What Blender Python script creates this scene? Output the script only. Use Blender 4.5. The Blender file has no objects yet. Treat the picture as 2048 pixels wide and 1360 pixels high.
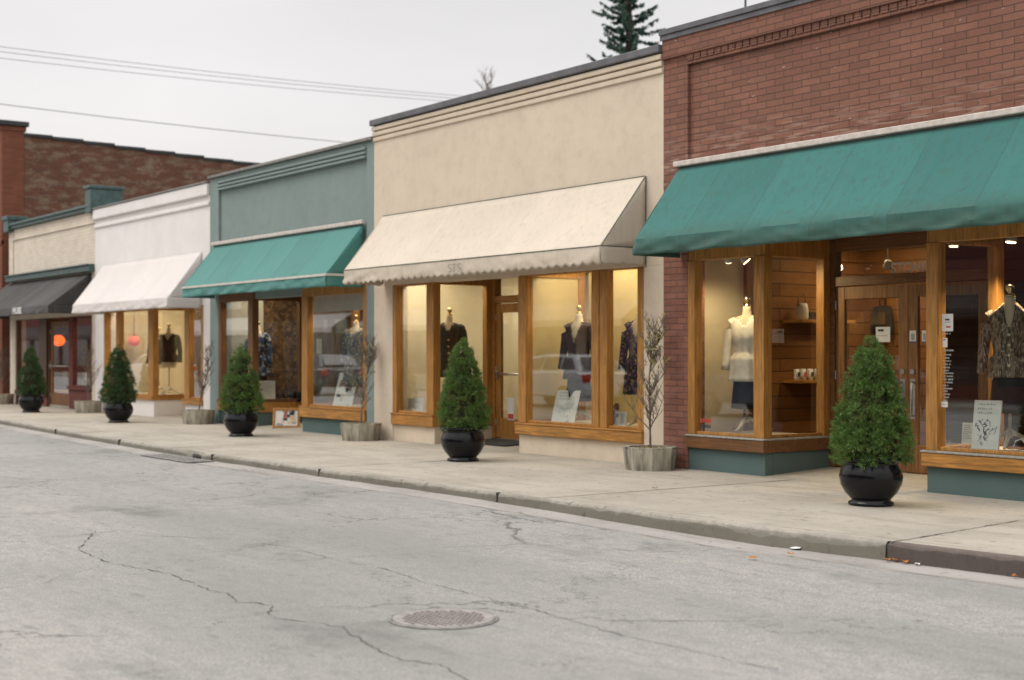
import bpy, bmesh, math, random
from math import sin, cos, pi, radians, sqrt
from mathutils import Vector, Matrix, noise
random.seed(7)
S = bpy.context.scene
# ------------------------------------------------------------------ camera, sky, sun, exposure
HC = 1.52                       # eye height above the road
cam_d = bpy.data.cameras.new('camera'); cam = bpy.data.objects.new('camera', cam_d)
S.collection.objects.link(cam); S.camera = cam
cam.location = (0, 0, HC); cam.rotation_euler = (radians(90), 0, radians(54.331))
cam_d.lens = 50; cam_d.sensor_width = 36; cam_d.shift_y = 25/2048; cam_d.clip_end = 2000; cam_d.clip_start = .05
cam_d.dof.use_dof = True; cam_d.dof.focus_distance = 12.9; cam_d.dof.aperture_fstop = 1.7
W = bpy.data.worlds.new("World"); S.world = W; W.use_nodes = True
n = W.node_tree.nodes; L = W.node_tree.links; n.clear()
SUN_EL, SUN_AZ = radians(58), radians(215)
out = n.new('ShaderNodeOutputWorld'); add = n.new('ShaderNodeAddShader')
b1 = n.new('ShaderNodeBackground'); b2 = n.new('ShaderNodeBackground')
sky = n.new('ShaderNodeTexSky'); sky.sky_type = 'NISHITA'; sky.sun_disc = False
sky.sun_elevation = SUN_EL; sky.sun_rotation = SUN_AZ; sky.dust_density = 6
L.new(sky.outputs[0], b1.inputs[0]); b1.inputs[1].default_value = 0.02
tc = n.new('ShaderNodeTexCoord'); sx = n.new('ShaderNodeSeparateXYZ'); L.new(tc.outputs['Generated'], sx.inputs[0])
rp = n.new('ShaderNodeValToRGB'); L.new(sx.outputs[2], rp.inputs[0])
e = rp.color_ramp.elements                        # cloud cover: horizon paler than overhead, as an overcast sky is
e[0].position = 0; e[0].color = (.442, .424, .412, 1); e[1].position = 1; e[1].color = (1, .98, .945, 1)
q = e.new(.25); q.color = (.432, .413, .402, 1); q = e.new(.5); q.color = (.62, .607, .585, 1)
nz = n.new('ShaderNodeTexNoise'); nz.inputs['Scale'].default_value = 2.2; nz.inputs['Detail'].default_value = 5
mp = n.new('ShaderNodeMapping'); mp.inputs['Scale'].default_value = (1, 1, 3.5); L.new(tc.outputs['Generated'], mp.inputs[0]); L.new(mp.outputs[0], nz.inputs[0])
mr = n.new('ShaderNodeMapRange'); mr.inputs[1].default_value = .3; mr.inputs[2].default_value = .7; mr.inputs[3].default_value = .90; mr.inputs[4].default_value = 1.07
L.new(nz.outputs[0], mr.inputs[0])
vm = n.new('ShaderNodeVectorMath'); vm.operation = 'SCALE'; L.new(rp.outputs[0], vm.inputs[0]); L.new(mr.outputs[0], vm.inputs['Scale'])
L.new(vm.outputs[0], b2.inputs[0]); b2.inputs[1].default_value = 1.0
L.new(b1.outputs[0], add.inputs[0]); L.new(b2.outputs[0], add.inputs[1]); L.new(add.outputs[0], out.inputs[0])
sd = bpy.data.lights.new('sun', 'SUN'); sd.energy = 0.6; sd.angle = radians(35); sd.color = (1, .97, .92)
so = bpy.data.objects.new('sun', sd); S.collection.objects.link(so)
sdir = Vector((-.42, -.62, 1.25)).normalized()      # towards the sun: over the street, a little to the left
so.rotation_euler = sdir.to_track_quat('Z', 'Y').to_euler(); so.location = (-10, -10, 30)
sky.sun_elevation = math.asin(sdir.z); sky.sun_rotation = math.atan2(sdir.x, sdir.y)
S.view_settings.view_transform = 'Standard'; S.view_settings.look = 'None'
S.view_settings.exposure = 0.85; S.view_settings.gamma = 1
S.cycles.use_denoising = True; S.cycles.max_bounces = 8; S.cycles.transparent_max_bounces = 24; S.cycles.glossy_bounces = 4; S.cycles.diffuse_bounces = 4
S.cycles.sample_clamp_indirect = 6; S.cycles.caustics_reflective = False; S.cycles.caustics_refractive = False

# ------------------------------------------------------------------ measured view relations
TH = math.atan(2042/2845); s_, c_ = sin(TH), cos(TH)
F = 11.5                        # the shop fronts stand on this line
def XA(u, Y=F):                 # street position of a thing at distance line Y
    t = (u-1024)/2845; z = Y/(c_*t+s_); return z*(s_*t-c_)
def ZA(u, v, Y=F):
    t = (u-1024)/2845; z = Y/(c_*t+s_); return HC-z*(v-705)/2845
def GR(u, v, Z=0.0):
    z = 2845*(HC-Z)/(v-705); t = (u-1024)/2845
    return (z*(s_*t-c_), z*(c_*t+s_))
# ------------------------------------------------------------------ builders
COL = S.collection; ORI = {}
def thing(name, label, cat, loc, group=None, rz=0, kind=None):
    o = bpy.data.objects.new(name, None); COL.objects.link(o); o.location = loc; o.rotation_euler = (0, 0, rz)
    o.empty_display_size = .1
    o['label'] = label; o['category'] = cat
    if group: o['group'] = group
    ORI[o] = Vector(loc); return o
def tag(o, label, cat, group=None):
    o['label'] = label; o['category'] = cat
    if group: o['group'] = group
    return o
class MB:
    def __init__(s): s.v = []; s.f = []
    def face(s, pts):
        k = len(s.v); s.v += [tuple(p) for p in pts]; s.f.append(tuple(range(k, k+len(pts))))
    def box(s, x0, x1, y0, y1, z0, z1):
        if x0 > x1: x0, x1 = x1, x0
        if y0 > y1: y0, y1 = y1, y0
        k = len(s.v)
        s.v += [(x, y, z) for z in (z0, z1) for y in (y0, y1) for x in (x0, x1)]
        s.f += [tuple(k+i for i in q) for q in ((0,2,3,1),(4,5,7,6),(0,1,5,4),(2,6,7,3),(0,4,6,2),(1,3,7,5))]; return s
    def grid(s, rows, close=False, skip=None):
        k = len(s.v); m = len(rows[0])
        for r in rows: s.v += [tuple(p) for p in r]
        for i in range(len(rows)-1):
            for j in range(m if close else m-1):
                a = k+i*m+j; b = k+i*m+(j+1) % m; c = b+m; d = a+m
                if skip:
                    cc = sum((Vector(s.v[q]) for q in (a, b, c, d)), Vector())/4
                    if skip(cc): continue
                s.f.append((a, b, c, d))
        return s
    def cap(s, ring, flip=False):
        k = len(s.v); s.v += [tuple(p) for p in ring]; r = range(k, k+len(ring)); s.f.append(tuple(reversed(r)) if flip else tuple(r))
    def lathe(s, prof, c=(0, 0, 0), n=32, sy=1, caps=True):
        rows = [[(c[0]+r*cos(2*pi*j/n), c[1]+r*sy*sin(2*pi*j/n), c[2]+z) for j in range(n)] for r, z in prof]
        s.grid(rows, close=True)
        if caps: s.cap(rows[0], True); s.cap(rows[-1])
        return s
    def tube(s, pts, rad, n=6, caps=True):
        pts = [Vector(p) for p in pts]
        if not isinstance(rad, (list, tuple)): rad = [rad]*len(pts)
        rows = []
        for i, p in enumerate(pts):
            d = (pts[min(i+1, len(pts)-1)]-pts[max(i-1, 0)])
            d = d.normalized() if d.length > 1e-9 else Vector((0, 0, 1))
            a = d.cross(Vector((0, 0, 1)) if abs(d.z) < .9 else Vector((1, 0, 0))).normalized(); b = d.cross(a)
            rows.append([p+rad[i]*(cos(2*pi*j/n)*a+sin(2*pi*j/n)*b) for j in range(n)])
        s.grid(rows, close=True)
        if caps: s.cap(rows[0], True); s.cap(rows[-1])
        return s
    def build(s, name, mat, parent=None, smooth=False, bevel=0, solid=0, seg=2, label=None, kind=None):
        o0 = ORI.get(parent, Vector()) if parent else Vector()
        if parent and parent.parent: o0 = ORI.get(parent.parent, Vector()) if parent not in ORI else o0
        me = bpy.data.meshes.new(name); me.from_pydata([tuple(Vector(p)-o0) for p in s.v], [], s.f)
        bm = bmesh.new(); bm.from_mesh(me); bmesh.ops.remove_doubles(bm, verts=bm.verts, dist=1e-5) if smooth else None
        bmesh.ops.recalc_face_normals(bm, faces=bm.faces); bm.to_mesh(me); bm.free()
        me.materials.append(mat)
        if smooth: me.polygons.foreach_set('use_smooth', [True]*len(me.polygons))
        o = bpy.data.objects.new(name, me); COL.objects.link(o)
        if parent: o.parent = parent; ORI.setdefault(o, o0)
        if solid: m = o.modifiers.new('solid', 'SOLIDIFY'); m.thickness = solid; m.offset = 0
        if bevel: m = o.modifiers.new('bevel', 'BEVEL'); m.width = bevel; m.segments = seg; m.limit_method = 'ANGLE'
        if label: o['label'] = label
        if kind: o['kind'] = kind
        return o
def text(body, name, mat, parent, loc, size, rot=(pi/2, 0, 0), ext=.001, sx=1, align='CENTER', bold=0):
    cu = bpy.data.curves.new(name, 'FONT'); cu.body = body; cu.size = size; cu.extrude = ext; cu.align_x = align; cu.align_y = 'CENTER'; cu.offset = bold
    o = bpy.data.objects.new(name, cu); dg = None
    COL.objects.link(o); bpy.context.view_layer.update()
    me = bpy.data.meshes.new_from_object(o.evaluated_get(bpy.context.evaluated_depsgraph_get())); bpy.data.objects.remove(o)
    o = bpy.data.objects.new(name, me); COL.objects.link(o)
    me.materials.clear(); me.materials.append(mat)
    o.parent = parent; o.location = Vector(loc)-ORI.get(parent, Vector()); o.rotation_euler = rot; o.scale = (sx, 1, 1); ORI[o] = ORI.get(parent, Vector())
    return o
def copy_tree(o, parent=None):
    c = o.copy(); COL.objects.link(c)
    if parent: c.parent = parent
    for ch in list(o.children): copy_tree(ch, c)
    return c
# ------------------------------------------------------------------ materials
def newmat(name, rough=.7, spec=.5):
    m = bpy.data.materials.new(name); m.use_nodes = True; nt = m.node_tree; p = nt.nodes['Principled BSDF']
    p.inputs['Roughness'].default_value = rough; p.inputs['Specular IOR Level'].default_value = spec
    return m, nt, p
def coord(nt, scale=(1, 1, 1), world=False):
    if world:
        t = nt.nodes.new('ShaderNodeNewGeometry'); o = t.outputs['Position']
    else:
        t = nt.nodes.new('ShaderNodeTexCoord'); o = t.outputs['Object']
    m = nt.nodes.new('ShaderNodeMapping'); m.inputs['Scale'].default_value = scale; nt.links.new(o, m.inputs[0]); return m.outputs[0]
def noi(nt, vec, scale, detail=4, rough=.55, dist=0):
    x = nt.nodes.new('ShaderNodeTexNoise'); x.inputs['Scale'].default_value = scale; x.inputs['Detail'].default_value = detail
    x.inputs['Roughness'].default_value = rough; x.inputs['Distortion'].default_value = dist; nt.links.new(vec, x.inputs['Vector']); return x.outputs['Fac']
def ramp(nt, fac, a, b, lo=0., hi=1.):
    r = nt.nodes.new('ShaderNodeMapRange'); r.inputs[1].default_value = a; r.inputs[2].default_value = b; r.inputs[3].default_value = lo; r.inputs[4].default_value = hi
    nt.links.new(fac, r.inputs[0]); return r.outputs[0]
def mixc(nt, fac, a, b, mode='MIX'):
    x = nt.nodes.new('ShaderNodeMix'); x.data_type = 'RGBA'; x.blend_type = mode
    if isinstance(fac, (int, float)): x.inputs[0].default_value = fac
    else: nt.links.new(fac, x.inputs[0])
    for i, q in ((6, a), (7, b)):
        if isinstance(q, (tuple, list)): x.inputs[i].default_value = (*q, 1) if len(q) == 3 else q
        else: nt.links.new(q, x.inputs[i])
    return x.outputs[2]
def math_(nt, op, a, b=None):
    x = nt.nodes.new('ShaderNodeMath'); x.operation = op
    for i, q in enumerate((a, b)):
        if q is None: continue
        if isinstance(q, (int, float)): x.inputs[i].default_value = q
        else: nt.links.new(q, x.inputs[i])
    return x.outputs[0]
def bump(nt, p, h, strength=.3, dist=.01):
    b = nt.nodes.new('ShaderNodeBump'); b.inputs['Strength'].default_value = strength; b.inputs['Distance'].default_value = dist
    nt.links.new(h, b.inputs['Height']); nt.links.new(b.outputs[0], p.inputs['Normal'])
def plain(name, col, rough=.6, var=.12, scale=6, bs=.15, bscale=60, spec=.4, metal=0, stretch=(1, 1, 1), bd=.004):
    m, nt, p = newmat(name, rough, spec); p.inputs['Metallic'].default_value = metal
    v = coord(nt, stretch); f = noi(nt, v, scale, 5)
    lo = tuple(c*(1-var*1.6) for c in col); hi = tuple(min(1, c*(1+var*1.4)) for c in col)
    nt.links.new(mixc(nt, ramp(nt, f, .3, .7), lo, hi), p.inputs['Base Color'])
    if bs: bump(nt, p, noi(nt, v, bscale, 3), bs, bd)
    return m
def wood(name, col, axis='z', rough=.5, dark=.45, scale=1.0):
    m, nt, p = newmat(name, rough, .4)
    st = {'z': (14, 14, .9), 'x': (.9, 14, 14)}[axis]
    v = coord(nt, tuple(q*scale for q in st)); g = noi(nt, v, 3.2, 7, .6, .6)
    v2 = coord(nt, (1.3, 1.3, 1.3)); g2 = noi(nt, v2, 2.3, 4)
    a = mixc(nt, ramp(nt, g, .32, .68), tuple(c*dark for c in col), tuple(min(1, c*1.25) for c in col))
    b = mixc(nt, ramp(nt, g2, .35, .75, 0, .55), a, tuple(c*.55 for c in col))
    wear = noi(nt, coord(nt, (5, 5, 5)), 6, 5)
    nt.links.new(mixc(nt, ramp(nt, wear, .62, .78, 0, .45), b, (.42, .33, .22)), p.inputs['Base Color'])
    bump(nt, p, g, .25, .003); return m
def brickmat(name, c1, c2, mortar, bw=.235, rh=.0745, ms=.006, rough=.85, patch=None, patch_amt=.5, bstr=.7, grime=.3, fleck=None, zband=None):
    m, nt, p = newmat(name, rough, .25)
    g = nt.nodes.new('ShaderNodeTexCoord'); sp = nt.nodes.new('ShaderNodeSeparateXYZ'); nt.links.new(g.outputs['Object'], sp.inputs[0])
    wob = noi(nt, g.outputs['Object'], 7, 2)
    cb = nt.nodes.new('ShaderNodeCombineXYZ'); nt.links.new(math_(nt, 'ADD', sp.outputs[0], sp.outputs[1]), cb.inputs[0])
    nt.links.new(math_(nt, 'ADD', sp.outputs[2], math_(nt, 'MULTIPLY', math_(nt, 'SUBTRACT', wob, .5), .012)), cb.inputs[1])
    br = nt.nodes.new('ShaderNodeTexBrick'); nt.links.new(cb.outputs[0], br.inputs['Vector'])
    for k, val in (('Scale', 1), ('Mortar Size', ms), ('Mortar Smooth', .35), ('Bias', -.1), ('Brick Width', bw), ('Row Height', rh)): br.inputs[k].default_value = val
    br.inputs['Color1'].default_value = (*c1, 1); br.inputs['Color2'].default_value = (*c2, 1); br.inputs['Mortar'].default_value = (*mortar, 1)
    col = br.outputs['Color']
    n1 = noi(nt, g.outputs['Object'], 1.3, 6, .6); n2 = noi(nt, g.outputs['Object'], 22, 4)
    col = mixc(nt, ramp(nt, n2, .3, .75, 0, grime), col, tuple(c*.45 for c in c1))
    if patch:
        col = mixc(nt, ramp(nt, noi(nt, coord(nt, (1.2, 1.2, 3.2)), 1.9, 9, .75), .48, .60, 0, patch_amt), col, patch)
    col = mixc(nt, ramp(nt, n1, .35, .7, 0, .35), col, tuple(c*.6 for c in c2))
    if fleck:
        fl = noi(nt, coord(nt, (1, 1, 2.2)), 9, 5, .5)
        col = mixc(nt, ramp(nt, fl, .73, .75, 0, .8), col, fleck)
    if zband:
        zz = math_(nt, 'MULTIPLY', ramp(nt, sp.outputs[2], zband[0], zband[1], 1, 0), ramp(nt, noi(nt, coord(nt, (1, 1, 9)), 3.0, 5), .5, .62, 0, .75))
        col = mixc(nt, zz, col, zband[2])
    nt.links.new(col, p.inputs['Base Color'])
    h = math_(nt, 'ADD', math_(nt, 'MULTIPLY', br.outputs['Fac'], -1), math_(nt, 'MULTIPLY', n2, .35))
    bump(nt, p, h, bstr, .012); return m
def stucco(name, col, streak=.12, dirt=(.35, .3, .22)):
    m, nt, p = newmat(name, .9, .2); v = coord(nt)
    a = mixc(nt, ramp(nt, noi(nt, v, 1.2, 6, .6), .3, .7), tuple(c*.93 for c in col), tuple(min(1, c*1.05) for c in col))
    sv = noi(nt, coord(nt, (5, 5, .35)), 2.2, 6, .6)
    a = mixc(nt, ramp(nt, sv, .55, .8, 0, streak*.7), a, dirt)
    bl = noi(nt, coord(nt, (1, 1, 1)), 4.5, 7, .65)
    a = mixc(nt, ramp(nt, bl, .48, .72, 0, streak*2), a, dirt)
    nt.links.new(a, p.inputs['Base Color']); h = math_(nt, 'ADD', noi(nt, v, 55, 4), math_(nt, 'MULTIPLY', noi(nt, v, 5, 3), 2.0)); bump(nt, p, h, .35, .008); return m
def fabric(name, col, stripe=.95, off=0, dirt=(.3, .25, .18), amt=.1, streak=.2, pv=.1, zg=None, sm=.3):
    m, nt, p = newmat(name, .75, .25); p.inputs['Sheen Weight'].default_value = .15
    g = nt.nodes.new('ShaderNodeTexCoord'); sp = nt.nodes.new('ShaderNodeSeparateXYZ'); nt.links.new(g.outputs['Object'], sp.inputs[0])
    k = math_(nt, 'FLOOR', math_(nt, 'DIVIDE', math_(nt, 'ADD', sp.outputs[0], off), stripe))
    wn = nt.nodes.new('ShaderNodeTexWhiteNoise'); wn.noise_dimensions = '1D'; nt.links.new(k, wn.inputs['W'])
    a = mixc(nt, wn.outputs[0], tuple(c*(1-pv) for c in col), tuple(min(1, c*(1+pv)) for c in col))
    a = mixc(nt, ramp(nt, noi(nt, coord(nt), 1.4, 6), .35, .75, 0, .3), a, tuple(c*.75 for c in col))
    a = mixc(nt, ramp(nt, noi(nt, coord(nt, (7, 7, .6)), 2.4, 6), .52, .8, 0, streak), a, dirt)
    a = mixc(nt, ramp(nt, noi(nt, coord(nt), 6, 7, .65), .55, .8, 0, amt*2), a, dirt)
    fx = math_(nt, 'FRACT', math_(nt, 'DIVIDE', math_(nt, 'ADD', sp.outputs[0], off), stripe))
    dd = math_(nt, 'MINIMUM', fx, math_(nt, 'SUBTRACT', 1.0, fx)); a = mixc(nt, ramp(nt, dd, .005, .018, sm, 0), a, tuple(c*.55 for c in col))
    if zg:
        zz = math_(nt, 'ADD', sp.outputs[2], math_(nt, 'MULTIPLY', math_(nt, 'SUBTRACT', noi(nt, coord(nt, (9, 9, .8)), 2.2, 6), .5), .25))
        a = mixc(nt, ramp(nt, zz, zg[0], zg[1], zg[2], 0), a, dirt)
    nt.links.new(a, p.inputs['Base Color']); bump(nt, p, noi(nt, coord(nt), 7, 5), .35, .02)
    tr = nt.nodes.new('ShaderNodeBsdfTranslucent'); mx = nt.nodes.new('ShaderNodeMixShader'); mx.inputs[0].default_value = .12
    nt.links.new(a, tr.inputs[0]); nt.links.new(p.outputs[0], mx.inputs[1]); nt.links.new(tr.outputs[0], mx.inputs[2])
    nt.links.new(mx.outputs[0], nt.nodes['Material Output'].inputs[0]); return m
def emis(name, col, st):
    m, nt, p = newmat(name); p.inputs['Base Color'].default_value = (*col, 1); p.inputs['Emission Color'].default_value = (*col, 1); p.inputs['Emission Strength'].default_value = st; return m
def glassmat():
    m = bpy.data.materials.new('window_glass'); m.use_nodes = True; nt = m.node_tree; nt.nodes.clear()
    o = nt.nodes.new('ShaderNodeOutputMaterial'); t = nt.nodes.new('ShaderNodeBsdfTransparent'); g = nt.nodes.new('ShaderNodeBsdfGlossy'); mx = nt.nodes.new('ShaderNodeMixShader')
    t.inputs[0].default_value = (.93, .95, .93, 1); g.inputs['Roughness'].default_value = .015; g.inputs[0].default_value = (.95, .97, 1, 1)
    fr = nt.nodes.new('ShaderNodeFresnel'); fr.inputs[0].default_value = 1.5
    bp = nt.nodes.new('ShaderNodeBump'); bp.inputs['Strength'].default_value = .05; bp.inputs['Distance'].default_value = .01
    c = nt.nodes.new('ShaderNodeTexCoord'); x = nt.nodes.new('ShaderNodeTexNoise'); x.inputs['Scale'].default_value = 1.3; nt.links.new(c.outputs['Object'], x.inputs[0]); nt.links.new(x.outputs[0], bp.inputs['Height'])
    nt.links.new(bp.outputs[0], g.inputs['Normal'])
    geo = nt.nodes.new('ShaderNodeNewGeometry'); inv = nt.nodes.new('ShaderNodeMath'); inv.operation = 'SUBTRACT'; inv.inputs[0].default_value = 1.35; nt.links.new(geo.outputs['Backfacing'], inv.inputs[1])
    gt = nt.nodes.new('ShaderNodeMath'); gt.operation = 'GREATER_THAN'; gt.inputs[1].default_value = 1; nt.links.new(inv.outputs[0], gt.inputs[0])
    g2 = nt.nodes.new('ShaderNodeMath'); g2.operation = 'MULTIPLY'; g2.inputs[1].default_value = 3.1; nt.links.new(gt.outputs[0], g2.inputs[0])
    sc = nt.nodes.new('ShaderNodeMath'); sc.operation = 'MULTIPLY'; nt.links.new(g2.outputs[0], sc.inputs[1]); sc.use_clamp = True
    mn = nt.nodes.new('ShaderNodeMath'); mn.operation = 'MINIMUM'; mn.inputs[1].default_value = .42; nt.links.new(sc.outputs[0], mn.inputs[0])
    nt.links.new(fr.outputs[0], sc.inputs[0]); nt.links.new(mn.outputs[0], mx.inputs[0]); nt.links.new(t.outputs[0], mx.inputs[1]); nt.links.new(g.outputs[0], mx.inputs[2]); nt.links.new(mx.outputs[0], o.inputs[0]); return m
def leafmat(name, c1, c2, c3=None, amt=.1, tr=.25):
    m, nt, p = newmat(name, .55, .3); g = nt.nodes.new('ShaderNodeNewGeometry')
    a = mixc(nt, g.outputs['Random Per Island'], c1, c2)
    a = mixc(nt, ramp(nt, noi(nt, coord(nt), 5, 3), .35, .65, 0, .6), a, c1)
    if c3: a = mixc(nt, ramp(nt, noi(nt, coord(nt), 8, 2), .57, .64, 0, amt), a, c3)
    nt.links.new(a, p.inputs['Base Color'])
    t = nt.nodes.new('ShaderNodeBsdfTranslucent'); mx = nt.nodes.new('ShaderNodeMixShader'); mx.inputs[0].default_value = tr
    nt.links.new(a, t.inputs[0]); nt.links.new(p.outputs[0], mx.inputs[1]); nt.links.new(t.outputs[0], mx.inputs[2]); nt.links.new(mx.outputs[0], nt.nodes['Material Output'].inputs[0]); return m
M = {}
M['glass'] = glassmat()
M['wood'] = wood('golden_wood', (.50, .235, .055)); M['woodx'] = wood('golden_wood_rail', (.50, .235, .055), 'x')
M['dwood'] = wood('brown_wood', (.22, .10, .036)); M['dwoodx'] = wood('brown_wood_rail', (.20, .09, .033), 'x')
M['rwood'] = wood('dark_brown_wood', (.11, .052, .024)); M['doorwood'] = wood('door_wood', (.29, .135, .045))
M['brick'] = brickmat('red_brick', (.30, .14, .098), (.21, .10, .074), (.115, .07, .055), bw=.265, grime=.35, fleck=(.55, .5, .46), zband=(3.72, 4.25, (.42, .30, .24)))
M['brick_low'] = brickmat('pier_brick', (.34, .15, .105), (.24, .105, .078), (.12, .075, .062), patch=(.34, .2, .17), patch_amt=.35)
M['brick_far'] = brickmat('orange_brick', (.25, .09, .048), (.19, .065, .04), (.14, .09, .065))
M['brick_old'] = brickmat('weathered_brick', (.21, .085, .05), (.15, .07, .05), (.15, .125, .10), patch=(.29, .24, .17), patch_amt=.6, grime=.8, bw=.25, rh=.085, fleck=(.5, .47, .4))
M['brick_cream'] = brickmat('cream_painted_brick', (.80, .71, .60), (.76, .66, .55), (.56, .48, .39), ms=.004, patch=(.42, .34, .24), patch_amt=.25, bstr=.4, grime=.12)
M['brick_base'] = brickmat('maroon_brick', (.22, .07, .06), (.17, .055, .05), (.12, .07, .06))
M['cream'] = stucco('cream_stucco', (.68, .575, .455), .12); M['white'] = stucco('white_painted_wall', (.80, .765, .745), .04, (.5, .46, .42))
M['teal'] = stucco('teal_stucco', (.235, .295, .285), .2, (.19, .23, .22)); M['tealbase'] = stucco('teal_base', (.10, .15, .145), .08, (.12, .11, .1)); M['creambase'] = stucco('cream_base', (.68, .58, .45), .12)
M['tealtrim'] = plain('teal_metal', (.06, .105, .10), .45, .2, 8, .1); M['coping'] = plain('grey_metal_coping', (.12, .12, .13), .5, .15, 5, .1); M['darkcoping'] = plain('dark_coping', (.035, .038, .04), .6, .15)
M['tealcoping'] = plain('grey_brown_coping', (.22, .21, .20), .7, .2, 12)
M['fteal'] = fabric('teal_canvas', (.04, .182, .165), .97, 3.19, (.055, .08, .055), .2, .55, .08, (2.72, 2.98, .6), .4)
M['fteal2'] = fabric('light_teal_canvas', (.08, .26, .235), .95, 2.94, (.2, .28, .24), .03, .12, .05)
M['fcream'] = fabric('cream_canvas', (.70, .615, .51), 2.1, 3.15, (.44, .36, .26), .2, .4, .03, (2.62, 2.86, .35), .07); M['fwhite'] = fabric('white_canvas', (.76, .71, .685), 2, 0, (.55, .48, .43), .06, .1, .02, None, .06)
M['fdark'] = fabric('charcoal_canvas', (.055, .05, .048), .6, 0, (.14, .13, .12), .1, .4, .35)
M['band'] = plain('pale_trim', (.55, .53, .48), .7, .08); M['bar'] = plain('pinkish_white_bar', (.60, .53, .48), .6, .12, 12)
M['pipe'] = plain('dark_green_piping', (.12, .14, .10), .7, .3, 20); M['led'] = plain('lead_strip', (.34, .33, .29), .6, .2, 20)
M['pot'] = plain('black_glaze', (.004, .004, .006), .16, .3, 5, .35, 9, .32, bd=.01); M['soil'] = plain('soil', (.03, .02, .012), .95, .4, 30, .8)
M['bark'] = plain('twig_bark', (.17, .145, .115), .85, .3, 20); M['trunk'] = plain('brown_trunk', (.07, .045, .03), .9, .3, 10)
M['leaf'] = leafmat('arborvitae_green', (.06, .13, .028), (.19, .30, .075), (.24, .14, .05), .4)
M['leafd'] = leafmat('dark_arborvitae_green', (.03, .078, .024), (.085, .16, .045), (.15, .09, .035), .5)
M['needle'] = leafmat('conifer_needles', (.055, .115, .095), (.12, .20, .14)); M['fewleaf'] = leafmat('olive_leaves', (.30, .27, .09), (.45, .37, .13), (.28, .13, .04), .5)
M['core'] = plain('twig_core', (.03, .03, .012), .95, .4, 12, .8, 25, bd=.03)
M['planter'] = plain('weathered_planter', (.34, .315, .25), .95, .5, 7, .5, 40, stretch=(1, 1, .25), bd=.01); M['metal'] = plain('brushed_steel', (.45, .44, .42), .35, .1, 30, 0, metal=1)
M['black'] = plain('black_paint', (.02, .02, .02), .5, .1); M['paper'] = plain('white_card', (.74, .74, .72), .7, .03, 6, 0); M['ink'] = plain('dark_ink', (.05, .055, .07), .7, .1)
M['greyink'] = plain('grey_ink', (.33, .36, .36), .7, .1); M['redink'] = plain('red_ink', (.55, .08, .06), .7, .1); M['whiteink'] = plain('white_lettering', (.62, .62, .6), .7, .05)
M['sticker'] = plain('dull_red_print', (.4, .16, .13), .7, .1); M['blueink'] = plain('blue_ink', (.05, .08, .25), .7, .1)
M['form'] = plain('mannequin_cloth', (.70, .58, .42), .8, .05); M['brass'] = plain('brass_cap', (.85, .62, .30), .25, .1, 5, 0, metal=1); M['stand'] = plain('stand_paint', (.55, .50, .40), .5, .1)
M['blackcloth'] = plain('black_cloth', (.010, .010, .012), .85, .3, 14, .4, 90); M['browncloth'] = plain('brown_wool', (.045, .022, .020), .9, .3, 10, .4, 90)
M['whitecloth'] = plain('ivory_knit', (.80, .76, .68), .85, .08, 14, .5, 80); M['navycloth'] = plain('navy_cloth', (.03, .045, .09), .8, .4, 9, .3)
def patterned(name, cols, scale, stretch=(1, 1, 1)):
    m, nt, p = newmat(name, .75, .3); v = coord(nt, stretch)
    a = mixc(nt, ramp(nt, noi(nt, v, scale, 3), .44, .54), cols[0], cols[1]); a = mixc(nt, ramp(nt, noi(nt, v, scale*1.7, 2), .56, .62), a, cols[2])
    nt.links.new(a, p.inputs['Base Color']); bump(nt, p, noi(nt, v, 12, 3), .4, .02); return m
M['floral'] = patterned('floral_cloth', ((.015, .012, .03), (.07, .03, .10), (.28, .20, .12)), 14); M['shirt'] = patterned('mottled_brown_shirt', ((.08, .06, .05), (.24, .18, .13), (.42, .35, .27)), 20, (2, 2, .6))
M['bluedress'] = patterned('blue_print_dress', ((.02, .03, .08), (.05, .09, .19), (.5, .5, .5)), 10); M['greydress'] = patterned('grey_print_dress', ((.10, .12, .14), (.22, .2, .16), (.5, .48, .42)), 12)
M['wicker'] = patterned('textured_brown_wall', ((.025, .014, .008), (.075, .042, .018), (.14, .08, .035)), 7)
M['plank'] = brickmat('wood_plank_wall', (.30, .135, .045), (.19, .08, .026), (.045, .02, .008), bw=2.6, rh=.16, ms=.009, rough=.5, patch=(.22, .09, .03), patch_amt=.5, bstr=.35, grime=.4)
M['incream'] = plain('cream_interior_wall', (.66, .58, .42), .8, .05, 2, .1); M['inochre'] = plain('ochre_interior_wall', (.56, .44, .21), .8, .08, 1.5, .1); M['ingrey'] = plain('grey_interior_wall', (.36, .36, .31), .8, .08, 2, .1)
M['indark'] = plain('dark_interior_wall', (.09, .06, .04), .8, .3, 3, .1); M['infloor'] = wood('interior_floor', (.25, .15, .07), 'x'); M['inceil'] = plain('interior_ceiling', (.3, .27, .22), .9, .05, 3, 0)
M['dfloor'] = plain('pale_display_floor', (.62, .52, .40), .7, .08, 4, .1); M['mat'] = plain('black_rubber_mat', (.015, .015, .017), .85, .2, 30, .4)
M['pink'] = emis('pink_paper_glow', (.85, .22, .2), .25); M['lantern'] = emis('orange_red_lantern_glow', (1, .13, .02), 1.5); M['bulb'] = emis('warm_bulb', (1, .78, .45), 9); M['lamp'] = plain('white_lamp_housing', (.7, .68, .62), .4, .05)
M['cable'] = plain('weathered_cable', (.22, .22, .23), .6, .1); M['roof'] = plain('gravel_roof', (.2, .2, .2), .95, .2)

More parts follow.
